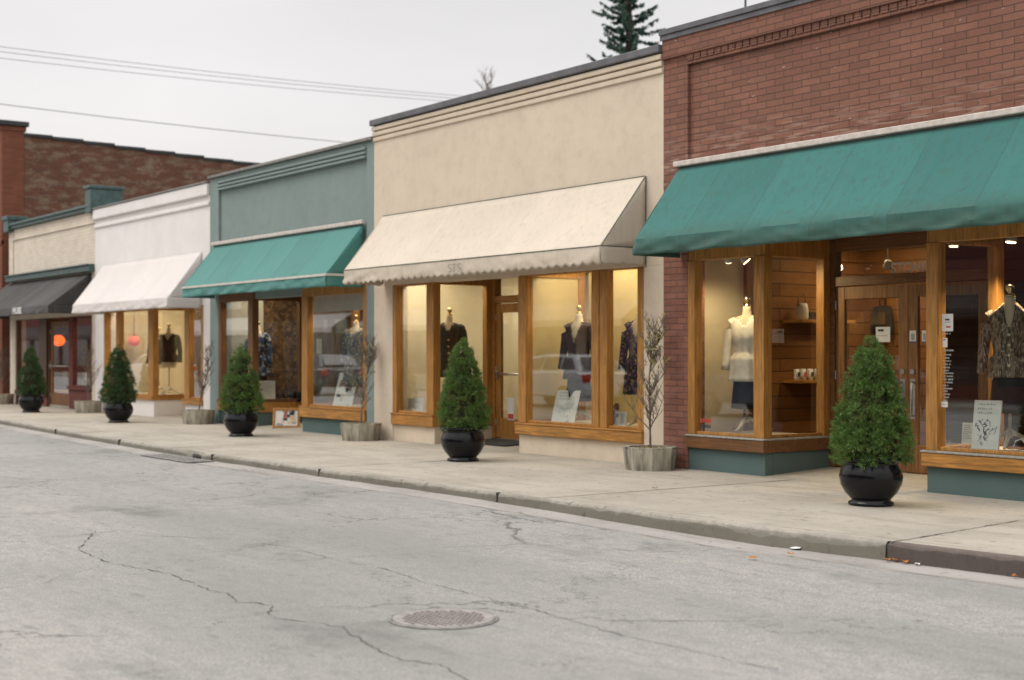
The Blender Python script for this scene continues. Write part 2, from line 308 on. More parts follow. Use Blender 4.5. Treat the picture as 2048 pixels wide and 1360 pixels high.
# ------------------------------------------------------------------ ground
def asphalt():
    m, nt, p = newmat('worn_asphalt', .88, .25); w = coord(nt, (1, 1, 1), True)
    sp = noi(nt, w, 95, 3, .7); sp2 = noi(nt, w, 34, 5, .7)
    a = mixc(nt, ramp(nt, sp, .36, .64), (.125, .122, .12), (.50, .48, .445))
    a = mixc(nt, ramp(nt, sp2, .35, .7, 0, .45), a, (.24, .24, .25))
    big = noi(nt, coord(nt, (.35, .9, 1), True), .9, 5, .55)
    a = mixc(nt, ramp(nt, big, .35, .65, 0, .4), a, (.375, .355, .325))
    md = noi(nt, coord(nt, (1, 2, 1), True), 4.5, 6, .65); a = mixc(nt, ramp(nt, md, .48, .68, 0, .5), a, (.19, .19, .195))
    st = noi(nt, coord(nt, (1.6, 4.2, 1), True), 1.7, 4, .5)
    a = mixc(nt, ramp(nt, st, .655, .70, 0, .45), a, (.14, .14, .135))
    st2 = noi(nt, coord(nt, (.5, 3, 1), True), 2.1, 6, .6)
    a = mixc(nt, ramp(nt, st2, .6, .75, 0, .35), a, (.17, .165, .16))
    lane = noi(nt, coord(nt, (.12, .5, 1), True), 1.3, 4, .5); a = mixc(nt, ramp(nt, lane, .4, .62, 0, .6), a, (.20, .20, .19))
    oil = noi(nt, coord(nt, (.8, 1.1, 1), True), .8, 7, .7); a = mixc(nt, ramp(nt, oil, .56, .68, 0, .6), a, (.13, .13, .125))
    wd = noi(nt, w, 3, 6, .65); vv = nt.nodes.new('ShaderNodeVectorMath'); vv.operation = 'ADD'; nt.links.new(w, vv.inputs[0]); nt.links.new(math_(nt, 'MULTIPLY', wd, .9), vv.inputs[1])
    vo = nt.nodes.new('ShaderNodeTexVoronoi'); vo.feature = 'DISTANCE_TO_EDGE'; vo.inputs['Scale'].default_value = .55; nt.links.new(vv.outputs[0], vo.inputs['Vector'])
    ck = math_(nt, 'MULTIPLY', ramp(nt, vo.outputs['Distance'], .003, .009, 1, 0), ramp(nt, noi(nt, w, .6, 3), .44, .54, 0, .8)); a = mixc(nt, ck, a, (.10, .10, .09))
    nt.links.new(a, p.inputs['Base Color']); bump(nt, p, math_(nt, 'ADD', sp, sp2), .6, .008); return m
def concrete(name, col, dark=.5, warm=(.3, .26, .2)):
    m, nt, p = newmat(name, .9, .2); w = coord(nt, (1, 1, 1), True)
    a = mixc(nt, ramp(nt, noi(nt, w, 60, 4, .7), .3, .7), tuple(c*.86 for c in col), tuple(c*1.1 for c in col))
    a = mixc(nt, ramp(nt, noi(nt, w, .9, 6, .6), .42, .7, 0, dark), a, tuple(c*.66 for c in col))
    a = mixc(nt, ramp(nt, noi(nt, coord(nt, (.5, 2.4, 1), True), 1.5, 6, .6), .52, .7, 0, dark*.8), a, warm)
    a = mixc(nt, ramp(nt, noi(nt, w, 11, 5, .6), .6, .7, 0, .6), a, tuple(c*.5 for c in warm))
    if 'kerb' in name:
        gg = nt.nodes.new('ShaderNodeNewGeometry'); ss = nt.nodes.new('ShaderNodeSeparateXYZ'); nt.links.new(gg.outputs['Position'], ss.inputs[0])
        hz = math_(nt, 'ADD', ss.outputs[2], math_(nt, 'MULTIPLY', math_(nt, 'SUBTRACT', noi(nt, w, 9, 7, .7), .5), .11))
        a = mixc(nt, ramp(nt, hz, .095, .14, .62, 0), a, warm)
    nt.links.new(a, p.inputs['Base Color']); bump(nt, p, noi(nt, w, 45, 4), .3, .006); return m
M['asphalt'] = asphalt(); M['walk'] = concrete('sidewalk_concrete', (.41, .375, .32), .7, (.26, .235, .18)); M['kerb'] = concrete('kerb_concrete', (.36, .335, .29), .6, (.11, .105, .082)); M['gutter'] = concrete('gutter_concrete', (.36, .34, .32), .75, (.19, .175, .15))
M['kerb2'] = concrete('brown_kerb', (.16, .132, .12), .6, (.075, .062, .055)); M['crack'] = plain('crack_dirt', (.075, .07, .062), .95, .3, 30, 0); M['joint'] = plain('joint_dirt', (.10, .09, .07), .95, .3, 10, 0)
g = MB(); g.face([(-400, -400, -.02), (400, -400, -.02), (400, 400, -.02), (-400, 400, -.02)]); g.build('ground', M['gutter'], kind='structure')
K = [(40, 8.9), (6, 8.75), (0, 8.6), (-5.76, 8.36), (-6.79, 8.26), (-7.95, 8.13), (-9.12, 8.08), (-11.5, 8.05), (-14.26, 7.98), (-17.9, 7.93), (-20, 7.98), (-22, 8.08), (-25.9, 8.25), (-30, 8.5), (-36, 9.0), (-44, 9.9), (-60, 12), (-90, 15)]
def kerb_at(x):
    for (x0, y0), (x1, y1) in zip(K, K[1:]):
        if x1 <= x <= x0: return y0+(y1-y0)*(x0-x)/(x0-x1)
    return 9
xs = []
x = 40.
while x > -90: xs.append(x); x -= (.12 if -32 < x < -3 else 2)
def kn(x, amp=.012): return amp*noise.noise(Vector((x*2.1, 3.3, 0)))+amp*.6*noise.noise(Vector((x*9, 1.3, 0)))
def zk(x): return .05*min(1, max(0, (-8-x)/4))
def zroad(x, y):
    d = kerb_at(x)-y; return zk(x)*max(0, min(1, (1.6-d)/1.3))
g = MB(); g.grid([[(x, kerb_at(x)-dd, .004+zroad(x, kerb_at(x)-dd)) for x in xs] for dd in (.38, .6, .8, 1.1, 1.4, 1.6)]+[[(x, -7.0, .004) for x in xs]]); g.build('road', M['asphalt'], kind='structure')
g = MB(); g.grid([[(x, kerb_at(x)-.40, zroad(x, kerb_at(x)-.40)-.001) for x in xs], [(x, kerb_at(x)+.05, .004+zk(x)) for x in xs]]); g.v = [(a, b, c+.001) for a, b, c in g.v]; g.build('gutter', M['gutter'], kind='structure')
g = MB(); g.grid([[(x, kerb_at(x)+.055, .1405) for x in xs], [(x, F+10 if x > -60 else F+20, .14) for x in xs]]); g.build('sidewalk', M['walk'], kind='structure')
def kprof(x):
    y = kerb_at(x); d = kn(x, .018); h = .14
    low = max(0, 1-abs(x+18.75)/.75)      # the drain dip
    h -= .055*low
    r = .012+.022*abs(noise.noise(Vector((x*5, 0, 0))))+.02*max(0, noise.noise(Vector((x*13, 8, 0))))
    if -8.4 < x < -6.95: r += .02+.03*noise.noise(Vector((x*11, 2, 0)))+ .012*abs(noise.noise(Vector((x*14, 5, 0))))
    return [(x, y-.012+d, 0.001), (x, y-.004+d, h-r*1.6), (x, y+.004+d+r*.35, h-r*.45), (x, y+r*1.3+d, h+.002), (x, y+.06, .143), (x, y+.062, .12)]
ka = [x for x in xs if x < -6.86]; kb_ = [x for x in xs if x > -6.80]; ka = ka[:0]+[-6.835]+ka; kb_ = kb_+[-6.81]
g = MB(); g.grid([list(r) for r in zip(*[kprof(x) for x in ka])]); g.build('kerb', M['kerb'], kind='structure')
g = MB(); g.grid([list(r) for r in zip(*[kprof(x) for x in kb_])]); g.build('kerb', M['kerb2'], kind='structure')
g = MB(); g.box(-6.86, -6.80, kerb_at(-6.83)+.012, kerb_at(-6.83)+.16, .0, .125); g.build('kerb_gap', M['crack'], kind='structure')
def ribbon(mb, pts, w, z, jag=.02, step=.035, seed=0):
    P = [Vector((p[0], p[1], 0)) for p in pts]; c = []
    for a, b in zip(P, P[1:]):
        k = max(1, int((b-a).length/step))
        for i in range(k): c.append(a.lerp(b, i/k))
    c.append(P[-1]); rows = [[], []]
    for i, q in enumerate(c):
        d = (c[min(i+1, len(c)-1)]-c[max(i-1, 0)]).normalized(); nn = Vector((-d.y, d.x, 0))
        off = jag*noise.noise(Vector((i*.37, seed, 0)))+jag*.7*noise.noise(Vector((i*1.3, seed+4, 0)))
        ww = .8*w*max(.12, .55+1.1*noise.noise(Vector((i*.21, seed+9, 0))))
        rows[0].append(q+nn*(off+ww/2)+Vector((0, 0, z))); rows[1].append(q+nn*(off-ww/2)+Vector((0, 0, z)))
    mb.grid(rows)
cr = [
 ([(190,1064),(156,1101),(185,1113),(227,1130),(303,1142),(337,1149),(361,1159),(393,1170),(415,1182),(454,1188),(473,1206),(508,1208),(544,1213),(537,1228),(551,1239),(625,1247),(683,1256),(703,1271),(732,1289),(766,1308),(810,1323),(878,1332),(912,1350),(950,1372)], .014),
 ([(0,1179),(93,1167),(215,1154),(337,1147),(439,1136),(561,1128),(656,1117),(781,1112),(976,1103)], .007), ([(93,1168),(117,1154),(205,1135)], .007), ([(593,1100),(656,1117)], .009),
 ([(761,1137),(815,1154),(839,1164),(908,1181),(956,1193),(996,1205),(1067,1221),(1105,1233),(1189,1257),(1256,1277),(1358,1297),(1491,1331),(1558,1341)], .010), ([(1031,1240),(1105,1236)], .006), ([(683,1256),(720,1248),(790,1246)], .006), ([(656,1117),(700,1128),(761,1137)], .004)]
g = MB()
for i, (pp, w) in enumerate(cr): ribbon(g, [GR(u, v) for u, v in pp], w, .008, .03 if w > .009 else .015, seed=i*7)
g.build('road_cracks', M['crack'], kind='structure')
g = MB()
for i, xj in enumerate([-3.5, -10.75, -15.2, -19.6, -24.2, -28.6, -33]): ribbon(g, [(xj, kerb_at(xj)+.02), (xj+.02, F-.05)], .036, .1445, .006, .1, seed=i)
ribbon(g, [GR(1783, 1085, .14), GR(1850, 1074, .14), GR(2048, 1040, .14), GR(2250, 1004, .14)], .028, .1455, .01, seed=33)
ribbon(g, [(x, kerb_at(x)+.155+.01*noise.noise(Vector((x, 0, 0)))) for x in xs if -30 < x < -3], .008, .1445, .006, .1, seed=12)
ribbon(g, [(-3, 10.55), (-12, 10.5), (-30, 10.45)], .007, .1445, .01, .1, seed=5)
for xj in (-11.45, -15.0, -18.0, -21.9, -25.5): q = MB(); q.box(xj-.007, xj+.007, kerb_at(xj)-.022, kerb_at(xj)+.05, .02, .1435); q.build('kerb_joint', M['crack'], kind='structure')
g.build('sidewalk_joints', M['joint'], kind='structure')
g = MB(); ribbon(g, [(x, kerb_at(x)-.385) for x in xs if -32 < x < -3], .018, .010, .035, .08, seed=50); g.v = [(a, b, c+zroad(a, b)) for a, b, c in g.v]; g.build('gutter_edge', M['joint'], kind='structure')
# manhole cover
mx, my = (GR(887, 1240)[0], GR(887, 1240)[1])
t = thing('manhole_cover', 'round cast iron manhole cover set in the cracked road', 'manhole cover', (mx, my, 0))
M['iron'] = plain('pinkish_cast_iron', (.27, .245, .235), .7, .15, 14, .3); M['iron_ring'] = plain('iron_ring', (.22, .21, .20), .75, .3, 14, .3)
g = MB(); g.lathe([(.29, .006), (.29, .013), (.275, .014), (.262, .013)], (mx, my, 0), 64, caps=False); g.lathe([(.262, .013), (.25, .0095), (.0, .0095)], (mx, my, 0), 64, caps=False); plate = g
g = MB(); g.lathe([(.315, .0085), (.31, .014), (.302, .014), (.295, .0075)], (mx, my, 0), 64, caps=False); g.build('rim', M['iron_ring'], t, True)
g = plate
for i in range(-6, 7):
    for j in range(-6, 7):
        a, b = i*.038, j*.038
        if a*a+b*b < .055: g.box(mx+a-.012, mx+a+.012, my+b-.0055, my+b+.0055, .0095, .0165)
g.build('cover_plate', M['iron'], t)
# storm drain
dx, dy = GR(352, 925)
zz0 = .05; t = thing('storm_drain', 'dark iron drain grate in the gutter below the kerb dip', 'storm drain', (dx, dy, 0))
g = MB(); g.box(dx-.85, dx+.85, dy-.17, dy+.17, 0.055, 0.059); g.build('drain_pit', M['crack'], t)
g = MB()
for i in range(24): x = dx-.82+i*.0713; g.box(x, x+.03, dy-.15, dy+.15, 0.059, 0.067)
g.box(dx-.86, dx+.86, dy-.19, dy-.155, 0.056, 0.066).box(dx-.86, dx+.86, dy+.155, dy+.19, 0.056, 0.066); g.build('grate', M['iron_ring'], t, bevel=.003, seg=1)
ix, iy = -18.55, kerb_at(-18.55)
g = MB(); g.lathe([(.0, -.02), (.13, -.02), (.14, .02), (.11, .035), (0, .045)], (ix, iy-.01, .075), 20, .12, caps=False); g.build('inlet_mouth', M['crack'], t, True)
# ------------------------------------------------------------------ shop building kit
def wallbox(x0, x1, z0, z1, y0=0, th=.28): return (x0, x1, F+y0, F+th, z0, z1)
def interior(B, xl, xr, party, rest, back, floor, yparty=12.7, depth=6.5, backX=None):
    g = MB(); g.box(xl-.02, xl+.10, F+.29, yparty, .1, 3.1); g.build('display_side_wall', party, B)
    g = MB(); g.box(xl-.02, xl+.08, yparty, F+depth, .1, 3.1); g.build('side_wall', rest, B)
    g = MB(); g.box(xr-.10, xr+.02, F+.29, F+depth, .1, 3.1); g.build('side_wall', rest, B)
    g = MB(); g.box(xl+.08, xr-.10, F+depth, F+depth+.15, .1, 3.1); g.build('back_wall', back, B)
    g = MB(); g.box(xl+.08, xr-.10, F+1.12, F+depth, .12, .2); g.build('floor', floor, B)
    g = MB(); g.box(xl+.02, xr-.02, F+.285, F+depth, 3.02, 3.12); g.build('ceiling', M['inceil'], B)
def bay(B, x0, x1, side, mull, zs, zt, wm, wmx, basem, panelside=None, post=.14, mw=.085, base_proj=.0, glass_open=True, cap=None, zsb=.40, apron=None, Yd=F+1.1, ret=True, retpanel=None):
    """one display bay; side=+1: its open return faces +x (recess on its right), -1: return faces -x"""
    apron = apron or wmx
    g = MB(); g.box(x0-.01 if side > 0 else x0, x1 if side > 0 else x1+.01, F+.02, F+.14, .05, zsb)
    xr = x1 if side > 0 else x0
    if ret: g.box(xr-.12 if side > 0 else xr, xr if side > 0 else xr+.12, F+.14, Yd, .05, zsb)
    g.build('base', basem, B, bevel=.006)
    sl = MB(); sl.box(x0, x1+(.03 if side > 0 else 0), F-.035, F+.16, zsb, zs-.012) if side > 0 else sl.box(x0-.03, x1, F-.035, F+.16, zsb, zs-.012)
    if ret: sl.box(xr-.14 if side > 0 else xr-.03, xr+.03 if side > 0 else xr+.14, F+.16, Yd, zsb, zs-.012)
    so_ = sl.build('sill', apron, B, bevel=.008)
    c = MB(); c.box(x0-.005, x1+.035, F-.045, F+.17, zs-.012, zs+.008) if side > 0 else c.box(x0-.035, x1+.005, F-.045, F+.17, zs-.012, zs+.008)
    if ret: c.box(xr-.14 if side > 0 else xr-.035, xr+.035 if side > 0 else xr+.14, F+.17, Yd, zs-.012, zs+.008)
    c.build('sill_cap', cap or wmx, so_, bevel=.004)
    g = MB(); pts = []
    lp = .12; rp_ = .12
    a0 = x0; a1 = x1
    g.box(a0, a0+(lp if side > 0 else post), F, F+.13, zs+.008, zt); g.box(a1-(post if side > 0 else rp_), a1, F, F+.13, zs+.008, zt)
    for xm, w in mull: g.box(xm-w/2, xm+w/2, F-.004, F+.11, zs+.008, zt)
    if ret:
        if side > 0: g.box(x1-.12, x1-.002, Yd-.12, Yd, zs+.008, zt)
        else: g.box(x0+.002, x0+.12, Yd-.12, Yd, zs+.008, zt)
    g.box(a0+.001, a1-.001, F+.012, F+.12, zt, 2.82); g.box(a0+.1, a1-.1, F+.03, F+.10, zs+.009, zs+.045)
    if ret:
        if side > 0: g.box(x1-.115, x1-.006, F+.12, Yd, zt, 2.82); g.box(x1-.10, x1-.03, F+.13, Yd-.12, zs+.008, zs+.045)
        else: g.box(x0+.006, x0+.115, F+.12, Yd, zt, 2.82); g.box(x0+.03, x0+.10, F+.13, Yd-.12, zs+.008, zs+.045)
    fr = g.build('window', wm, B, bevel=.006)
    edges = [a0+.10]+[q for xm, w in mull for q in (xm-w/2+.01, xm+w/2-.01)]+[a1-.10]
    for i in range(0, len(edges), 2):
        p = MB(); p.box(edges[i], edges[i+1], F+.058, F+.066, zs+.02, zt+.01); p.build('pane', M['glass'], fr)
    if ret and not retpanel:
        p = MB(); xx = x1-.066 if side > 0 else x0+.058; p.box(xx, xx+.008, F+.12, Yd-.11, zs+.02, zt+.01); p.build('pane', M['glass'], fr)
    if ret and retpanel:
        p = MB(); xx = x1-.09 if side > 0 else x0+.05; p.box(xx, xx+.04, F+.14, Yd-.11, zs+.02, zt+.01); p.build('return_panel', retpanel, fr)
    g = MB(); g.box(a0+.02 if side > 0 else a0+.13, a1-.13 if side > 0 else a1-.02, F+.14, Yd, .46, zs+.012); g.build('display_floor', M['dfloor'], B)
    return fr
def leaf_door(B, xh, w, Yd, z0, z1, hinge, dm, handle='bar', glass_z=(.45, 1.98), panes=None, kick=None):
    """one door leaf; xh = left edge"""
    g = MB(); st = .125
    g.box(xh, xh+st, Yd, Yd+.05, z0, z1).box(xh+w-st, xh+w, Yd, Yd+.05, z0, z1).box(xh+st, xh+w-st, Yd+.002, Yd+.048, z1-.14, z1).box(xh+st, xh+w-st, Yd+.002, Yd+.048, z0, z0+.30)
    d = g.build('door', dm, B, bevel=.005)
    g = MB(); g.box(xh+st-.01, xh+w-st+.01, Yd+.021, Yd+.029, z0+.29, z1-.13); g.build('pane', M['glass'], d)
    if handle == 'pull':
        xx = xh+w-.065 if hinge == 'l' else xh+.065
        g = MB(); g.box(xx-.033, xx+.033, Yd-.006, Yd, z0+.58, z0+1.02); g.build('push_plate', M['metal'], d, bevel=.002, seg=1)
        o = -.062 if hinge == 'l' else .062
        g = MB(); xt = xx+o*.6
        g.tube([(xx+o*.2, Yd-.002, z0+.98), (xt, Yd-.06, z0+.985), (xt, Yd-.075, z0+.95), (xt, Yd-.075, z0+.66), (xt, Yd-.06, z0+.62), (xx+o*.2, Yd-.002, z0+.62)], .013, 8); g.build('handle', M['metal'], d, True)
        g = MB(); g.tube([(xx, Yd-.018, z0+1.10), (xx, Yd, z0+1.10)], .03, 14); g.build('lock', M['metal'], d)
    elif handle == 'push':
        g = MB(); g.tube([(xh+.06, Yd, z0+.98), (xh+.06, Yd-.055, z0+.98), (xh+w-.05, Yd-.055, z0+.98), (xh+w-.05, Yd, z0+.98)], .016, 8); g.tube([(xh+.06, Yd-.03, z0+.9), (xh+.06, Yd-.03, z0+1.03)], .012, 6); g.build('push_bar', M['metal'], d, True)
    for zz in (z0+.25, z0+1.05, z0+1.85):
        h = MB(); xx = xh+.004 if hinge == 'l' else xh+w-.004; h.tube([(xx, Yd-.008, zz-.05), (xx, Yd-.008, zz+.05)], .009, 6); h.build('hinge', M['metal'], d)
    return d
def entry(B, xa, xb, Yd, dm, fm, fmx, handle='pull', zdoor=2.27, ramp_=.06):
    zf = .14+ramp_
    g = MB(); g.face([(xa, F-.02, .1415), (xb, F-.02, .1415), (xb, Yd+.05, zf), (xa, Yd+.05, zf)]); g.face([(xa, F-.02, .10), (xa, Yd+.05, .10), (xa, Yd+.05, zf), (xa, F-.02, .1415)]); g.face([(xb, F-.02, .10), (xb, Yd+.05, .10), (xb, Yd+.05, zf), (xb, F-.02, .1415)]); g.build('entry_slab', M['walk'], B)
    g = MB(); g.box(xa+.003, xa+.07, Yd-.03, Yd+.10, zf, 2.82).box(xb-.07, xb-.003, Yd-.03, Yd+.10, zf, 2.82); g.box(xa+.07, xb-.07, Yd-.02, Yd+.09, zdoor+.01, zdoor+.12).box(xa+.07, xb-.07, Yd-.02, Yd+.09, 2.68, 2.82)
    mid = (xa+xb)/2
    df = g.build('door_frame', fmx, B, bevel=.005)
    g = MB(); g.box(xa+.06, xb-.06, Yd+.03, Yd+.038, zdoor+.10, 2.70); g.build('transom_pane', M['glass'], df)
    w = (xb-xa-.15)/2
    d1 = leaf_door(B, xa+.073, w, Yd, zf+.012, zdoor, 'l', dm, handle); d2 = leaf_door(B, xa+.077+w, w, Yd, zf+.012, zdoor, 'r', dm, handle)
    g = MB(); g.box(xa, xb, F+.01, Yd+.1, 2.82, 2.9); g.build('entry_ceiling', fmx, B)
    return d1, d2
def awning(B, xl, xr, zt, zf, zb, proj, mat, seam=1.0, scallop=0, header=None, piping=None, band=None, sag=.02, wr=.018, seed=0, sidemat=None, yt=0):
    g = MB(); nx = int((xr-xl)/.045); ny = 10
    X = [xl+(xr-xl)*i/nx for i in range(nx+1)]
    def nn(a, b, s=0): return noise.noise(Vector((a, b, seed+s)))
    yf = F-proj
    def top(x, q):
        z = zt+(zf-zt)*q; y = F-.015-yt-(proj-.015-yt)*q
        k = (x-xl)/seam; d = abs(k-round(k))*seam
        off = -sag*sin(pi*q)*(.5+.5*min(1, d/.25))+.012*nn(x*1.1, q*2)*sin(pi*q)
        if 0 < round(k) < (xr-xl)/seam-.3: off += .010*max(0, 1-d/.035)*min(1, 5*q)*min(1, 5*(1-q))
        return (x, y-off*.5, z+off)
    rows = [[top(x, j/ny) for x in X] for j in range(ny+1)]
    g.grid(rows)
    vr = []
    for j in range(7):
        q = j/6; r = []
        for x in X:
            k = ((x-xl)/scallop) if scallop else 0
            zz = zb+(scallop*.27*(1-abs(sin(pi*k))) if scallop else .012*nn(x*2, 7))
            fold = wr*q*(nn(x*2.2+q*1.5, q, 3)+.6*nn(x*6-q*2, q, 4))*1.6
            r.append((x, yf-.012*q+fold, zf+(zz-zf)*q))
        vr.append(r)
    g.grid(vr)
    for xe, sg in ((xl, -1), (xr, 1)):
        rr = []; m = 10
        for j in range(7):
            q = j/6; r = []
            for i in range(m+1):
                w = i/m; y = yf+(F-.01-yf)*w
                k = (y-yf)/scallop if scallop else 0
                zz = zb+(scallop*.27*(1-abs(sin(pi*k))) if scallop else 0)
                r.append((xe+sg*.01*q*nn(y*5, q), y, zf+(zz-zf)*q))
            rr.append(r)
        g.grid(rr)
        tri = []
        for j in range(9):
            q = j/8; y = yf+(F-.015-yf)*q; zt_ = zf+(zt-zf)*q if yt == 0 else zf+(zt-zf)*min(1, q*(proj-.015)/(proj-.015-yt))
            tri.append([(xe, y, zf+(zt_-zf)*k/6) for k in range(7)])
        g.grid(tri)
    a = g.build('awning', mat, B, True, solid=.005)
    for md in a.modifiers: pass
    # sharp folds
    me = a.data
    bm = bmesh.new(); bm.from_mesh(me); bmesh.ops.remove_doubles(bm, verts=bm.verts, dist=1e-4)
    for ed in bm.edges:
        if len(ed.link_faces) == 2 and ed.calc_face_angle(0) > radians(34): ed.smooth = False
    bm.to_mesh(me); bm.free()
    if header:
        hm = MB(); hm.box(xl-.06, xr+.05, F-.075, F, zt-.045+.05, zt+.05+.02); hm.build('header_bar', header, a, bevel=.01)
    if piping:
        pm = MB(); pm.tube([(xl, yf-.003, zf)]+[(x, yf-.004, zf+.002*nn(x*3, 0)) for x in X[::6]]+[(xr, yf-.003, zf)], .0075, 5); pm.tube([(xr, yf, zf), (xr+.003, F-.01, zf)], .0075, 5); pm.tube([(xr+.002, yf, zf), (xr+.002, F-.015-yt, zt)], .006, 5); pm.tube([(xl, F-.02, zt+.002), (xr, F-.02, zt+.002)], .006, 5); pm.tube([(xr+.005, F-.012, zt), (xr+.005, F-.012, zb)], .006, 5)
        pm.build('piping', piping, a)
    if band:
        bmm = MB(); bmm.grid([[(x, yf-.014+.002*nn(x*3, 1), zf-.005) for x in X], [(x, yf-.017+.002*nn(x*3, 1), zf-.045) for x in X]]); bmm.grid([[(xr+.012, yf-.014, zf-.005), (xr+.012, F-.02, zf-.005)], [(xr+.014, yf-.014, zf-.045), (xr+.014, F-.02, zf-.045)]])
        bmm.build('trim_band', band, a, solid=.003)
    return a
def shell(B, xl, xr, zp, wall, back=18, roofz=None):
    g = MB(); g.box(xl+.005, xl+.1-.021, F+.285, F+back, .1, zp-.05); g.box(xr-.079, xr-.005, F+.285, F+back, .1, zp-.05); g.box(xl+.08, xr-.08, F+back-.2, F+back, .1, zp-.05); g.build('party_wall', wall, B)
    g = MB(); g.box(xl+.08, xr-.08, F+.285, F+back-.2, zp-.5, zp-.4); g.build('roof', M['roof'], B)
def spot(x, y, z, energy, size=.25, col=(1, .72, .4), target=None, B=None):
    ld = bpy.data.lights.new('shop_light', 'AREA'); ld.energy = energy; ld.size = size; ld.color = col; ld.shape = 'DISK'
    o = bpy.data.objects.new('shop_light', ld); COL.objects.link(o); o.location = (x, y, z)
    d = (Vector(target)-Vector((x, y, z))) if target else Vector((0, 0, -1))
    o.rotation_euler = d.to_track_quat('-Z', 'Y').to_euler(); return o
BL = lambda name, label, xl, xr: thing(name, label, 'shop building', ((xl+xr)/2, F, 0), 'shops along the street')
# ================================================================== RED BRICK SHOP
xl, xr = -12.88, -6.3
B = BL('brick_shop', 'red brick shop with large dark teal awning and wood display windows', xl, xr)
for q in ((xl, -12.46), (-6.75, xr)): g = MB(); g.box(*wallbox(*q, .05, 2.8)); g.build('brick_pier', M['brick_low'], B, bevel=.004)
g = MB(); g.box(*wallbox(xl, -12.46, 2.8, 4.93)).box(*wallbox(-6.75, xr, 2.8, 4.93)).box(*wallbox(-12.46, -6.75, 2.8, 4.93, .045)).box(xl, xr, F, F+.28, 4.93, 4.965).box(xl, xr, F-.03, F+.28, 5.045, 5.33)
for i in range(int((xr-xl-.46)/.115)):
    x = -12.46+i*.115; g.box(x+.010, x+.105, F-.012, F+.003, 4.968, 5.045)
g.box(xl, xr, F+.002, F+.28, 4.965, 5.045); g.box(xl, xr, F-.038, F-.031, 5.048, 5.11); g.build('wall', M['brick'], B, bevel=.004, seg=1)
g = MB(); g.box(xl-.02, xr+.02, F-.07, F+.33, 5.333, 5.40).box(xl-.02, xr+.02, F-.05, F-.035, 5.27, 5.332); g.build('coping', M['coping'], B, bevel=.006)
bay(B, -12.46, -11.22, 1, [], .55, 2.6, M['wood'], M['dwoodx'], M['tealbase'], cap=M['led'], post=.16)
bay(B, -9.02, -6.75, -1, [], .55, 2.6, M['wood'], M['dwoodx'], M['tealbase'], cap=M['led'], apron=M['woodx'])
d1, d2 = entry(B, -11.22, -9.02, F+1.1, M['doorwood'], M['dwood'], M['dwoodx'], 'pull')
interior(B, xl, xr, M['incream'], M['plank'], M['plank'], M['infloor'], 12.78)
g = MB(); g.box(xl+.1, xl+.16, 12.74, 12.86, .2, 3.02); g.build('display_trim', M['dwood'], B)
shell(B, xl, xr, 5.3, M['brick_low'])
awning(B, -12.58, -6.4, 3.72, 2.83, 2.645, .72, M['fteal'], .97, header=M['bar'], seed=1, wr=.03)
# shelf built on the plank wall
for q in ((14.45, 1.90), (14.75, 1.13)): sh = MB(); sh.box(-12.80, -12.45, 13.45, q[0], q[1], q[1]+.04); sh.build('shelf', M['woodx'], B, bevel=.004)
text('STONE', 'transom_lettering', M['whiteink'], B, (XA(1818, F+1.12), F+1.1+.026, ZA(1818, 535, F+1.1)), .16, bold=.003)
# window lettering and notices on the right pane
def strips(mb, x0, y, z, rows, w, h, gap, rnd, full=False):
    for r in range(rows):
        ln = w*(1 if full else rnd.uniform(.45, 1)); x = x0
        while x < x0+ln:
            cw = rnd.uniform(.004, .012)
            if rnd.random() > .12: mb.box(x, x+cw, y-.001, y, z-r*gap-h*rnd.uniform(.8, 1.1), z-r*gap)
            x += cw+.0035
xx = XA(1877); rr = random.Random(3)
for dx_, v_, n_, w_, h_, gp, fl_ in ((-.005, 666, 1, .105, .014, .03, True), (.01, 699, 1, .12, .018, .03, True), (.01, 708, 6, .12, .015, .031, False), (.01, 745, 6, .13, .015, .03, False), (.01, 781, 4, .10, .014, .03, False)):
    g = MB(); strips(g, xx+dx_, F+.057, ZA(1880, v_), n_, w_, h_, gp, rr, fl_); g.build('window_lettering', M['greyink'], B)
def notice(parent, name, x, y, z, w, h, marks=None, mat=None):
    g = MB(); g.box(x-w/2, x+w/2, y-.0015, y, z-h/2, z+h/2); o = g.build(name, mat or M['paper'], parent)
    for (mx0, mx1, mz0, mz1, mm) in marks or []:
        q = MB(); q.box(x-w/2+w*mx0, x-w/2+w*mx1, y-.003, y-.0018, z-h/2+h*mz0, z-h/2+h*mz1); q.build('print', mm, o)
    return o
notice(B, 'notice', XA(1888), F+.056, ZA(1888, 645), .13, .17, [(.3, .68, .62, .72, M['ink']), (.25, .75, .5, .54, M['greyink']), (.38, .78, .2, .3, M['redink'])])
notice(B, 'notice', XA(1883), F+.056, ZA(1883, 685), .055, .09, [(.1, .6, .75, .85, M['ink'])]); notice(B, 'notice', XA(1882), F+.056, ZA(1882, 809), .075, .055, [(.15, .8, .45, .55, M['greyink'])])
a1 = text('SUMMER', 'window_sticker', M['redink'], B, (XA(1404), F+.056, ZA(1404, 842)), .065, bold=.003, sx=.75); a2 = text('ARRIVALS', 'window_sticker', M['ink'], B, (XA(1404), F+.056, ZA(1404, 853)), .05, bold=.002, sx=.8)
Yd = F+1.1
notice(d1, 'door_notice', XA(1764, Yd), Yd+.019, ZA(1764, 669, Yd), .2, .17, [(.15, .55, .7, .85, M['ink']), (.15, .8, .4, .44, M['greyink'])])
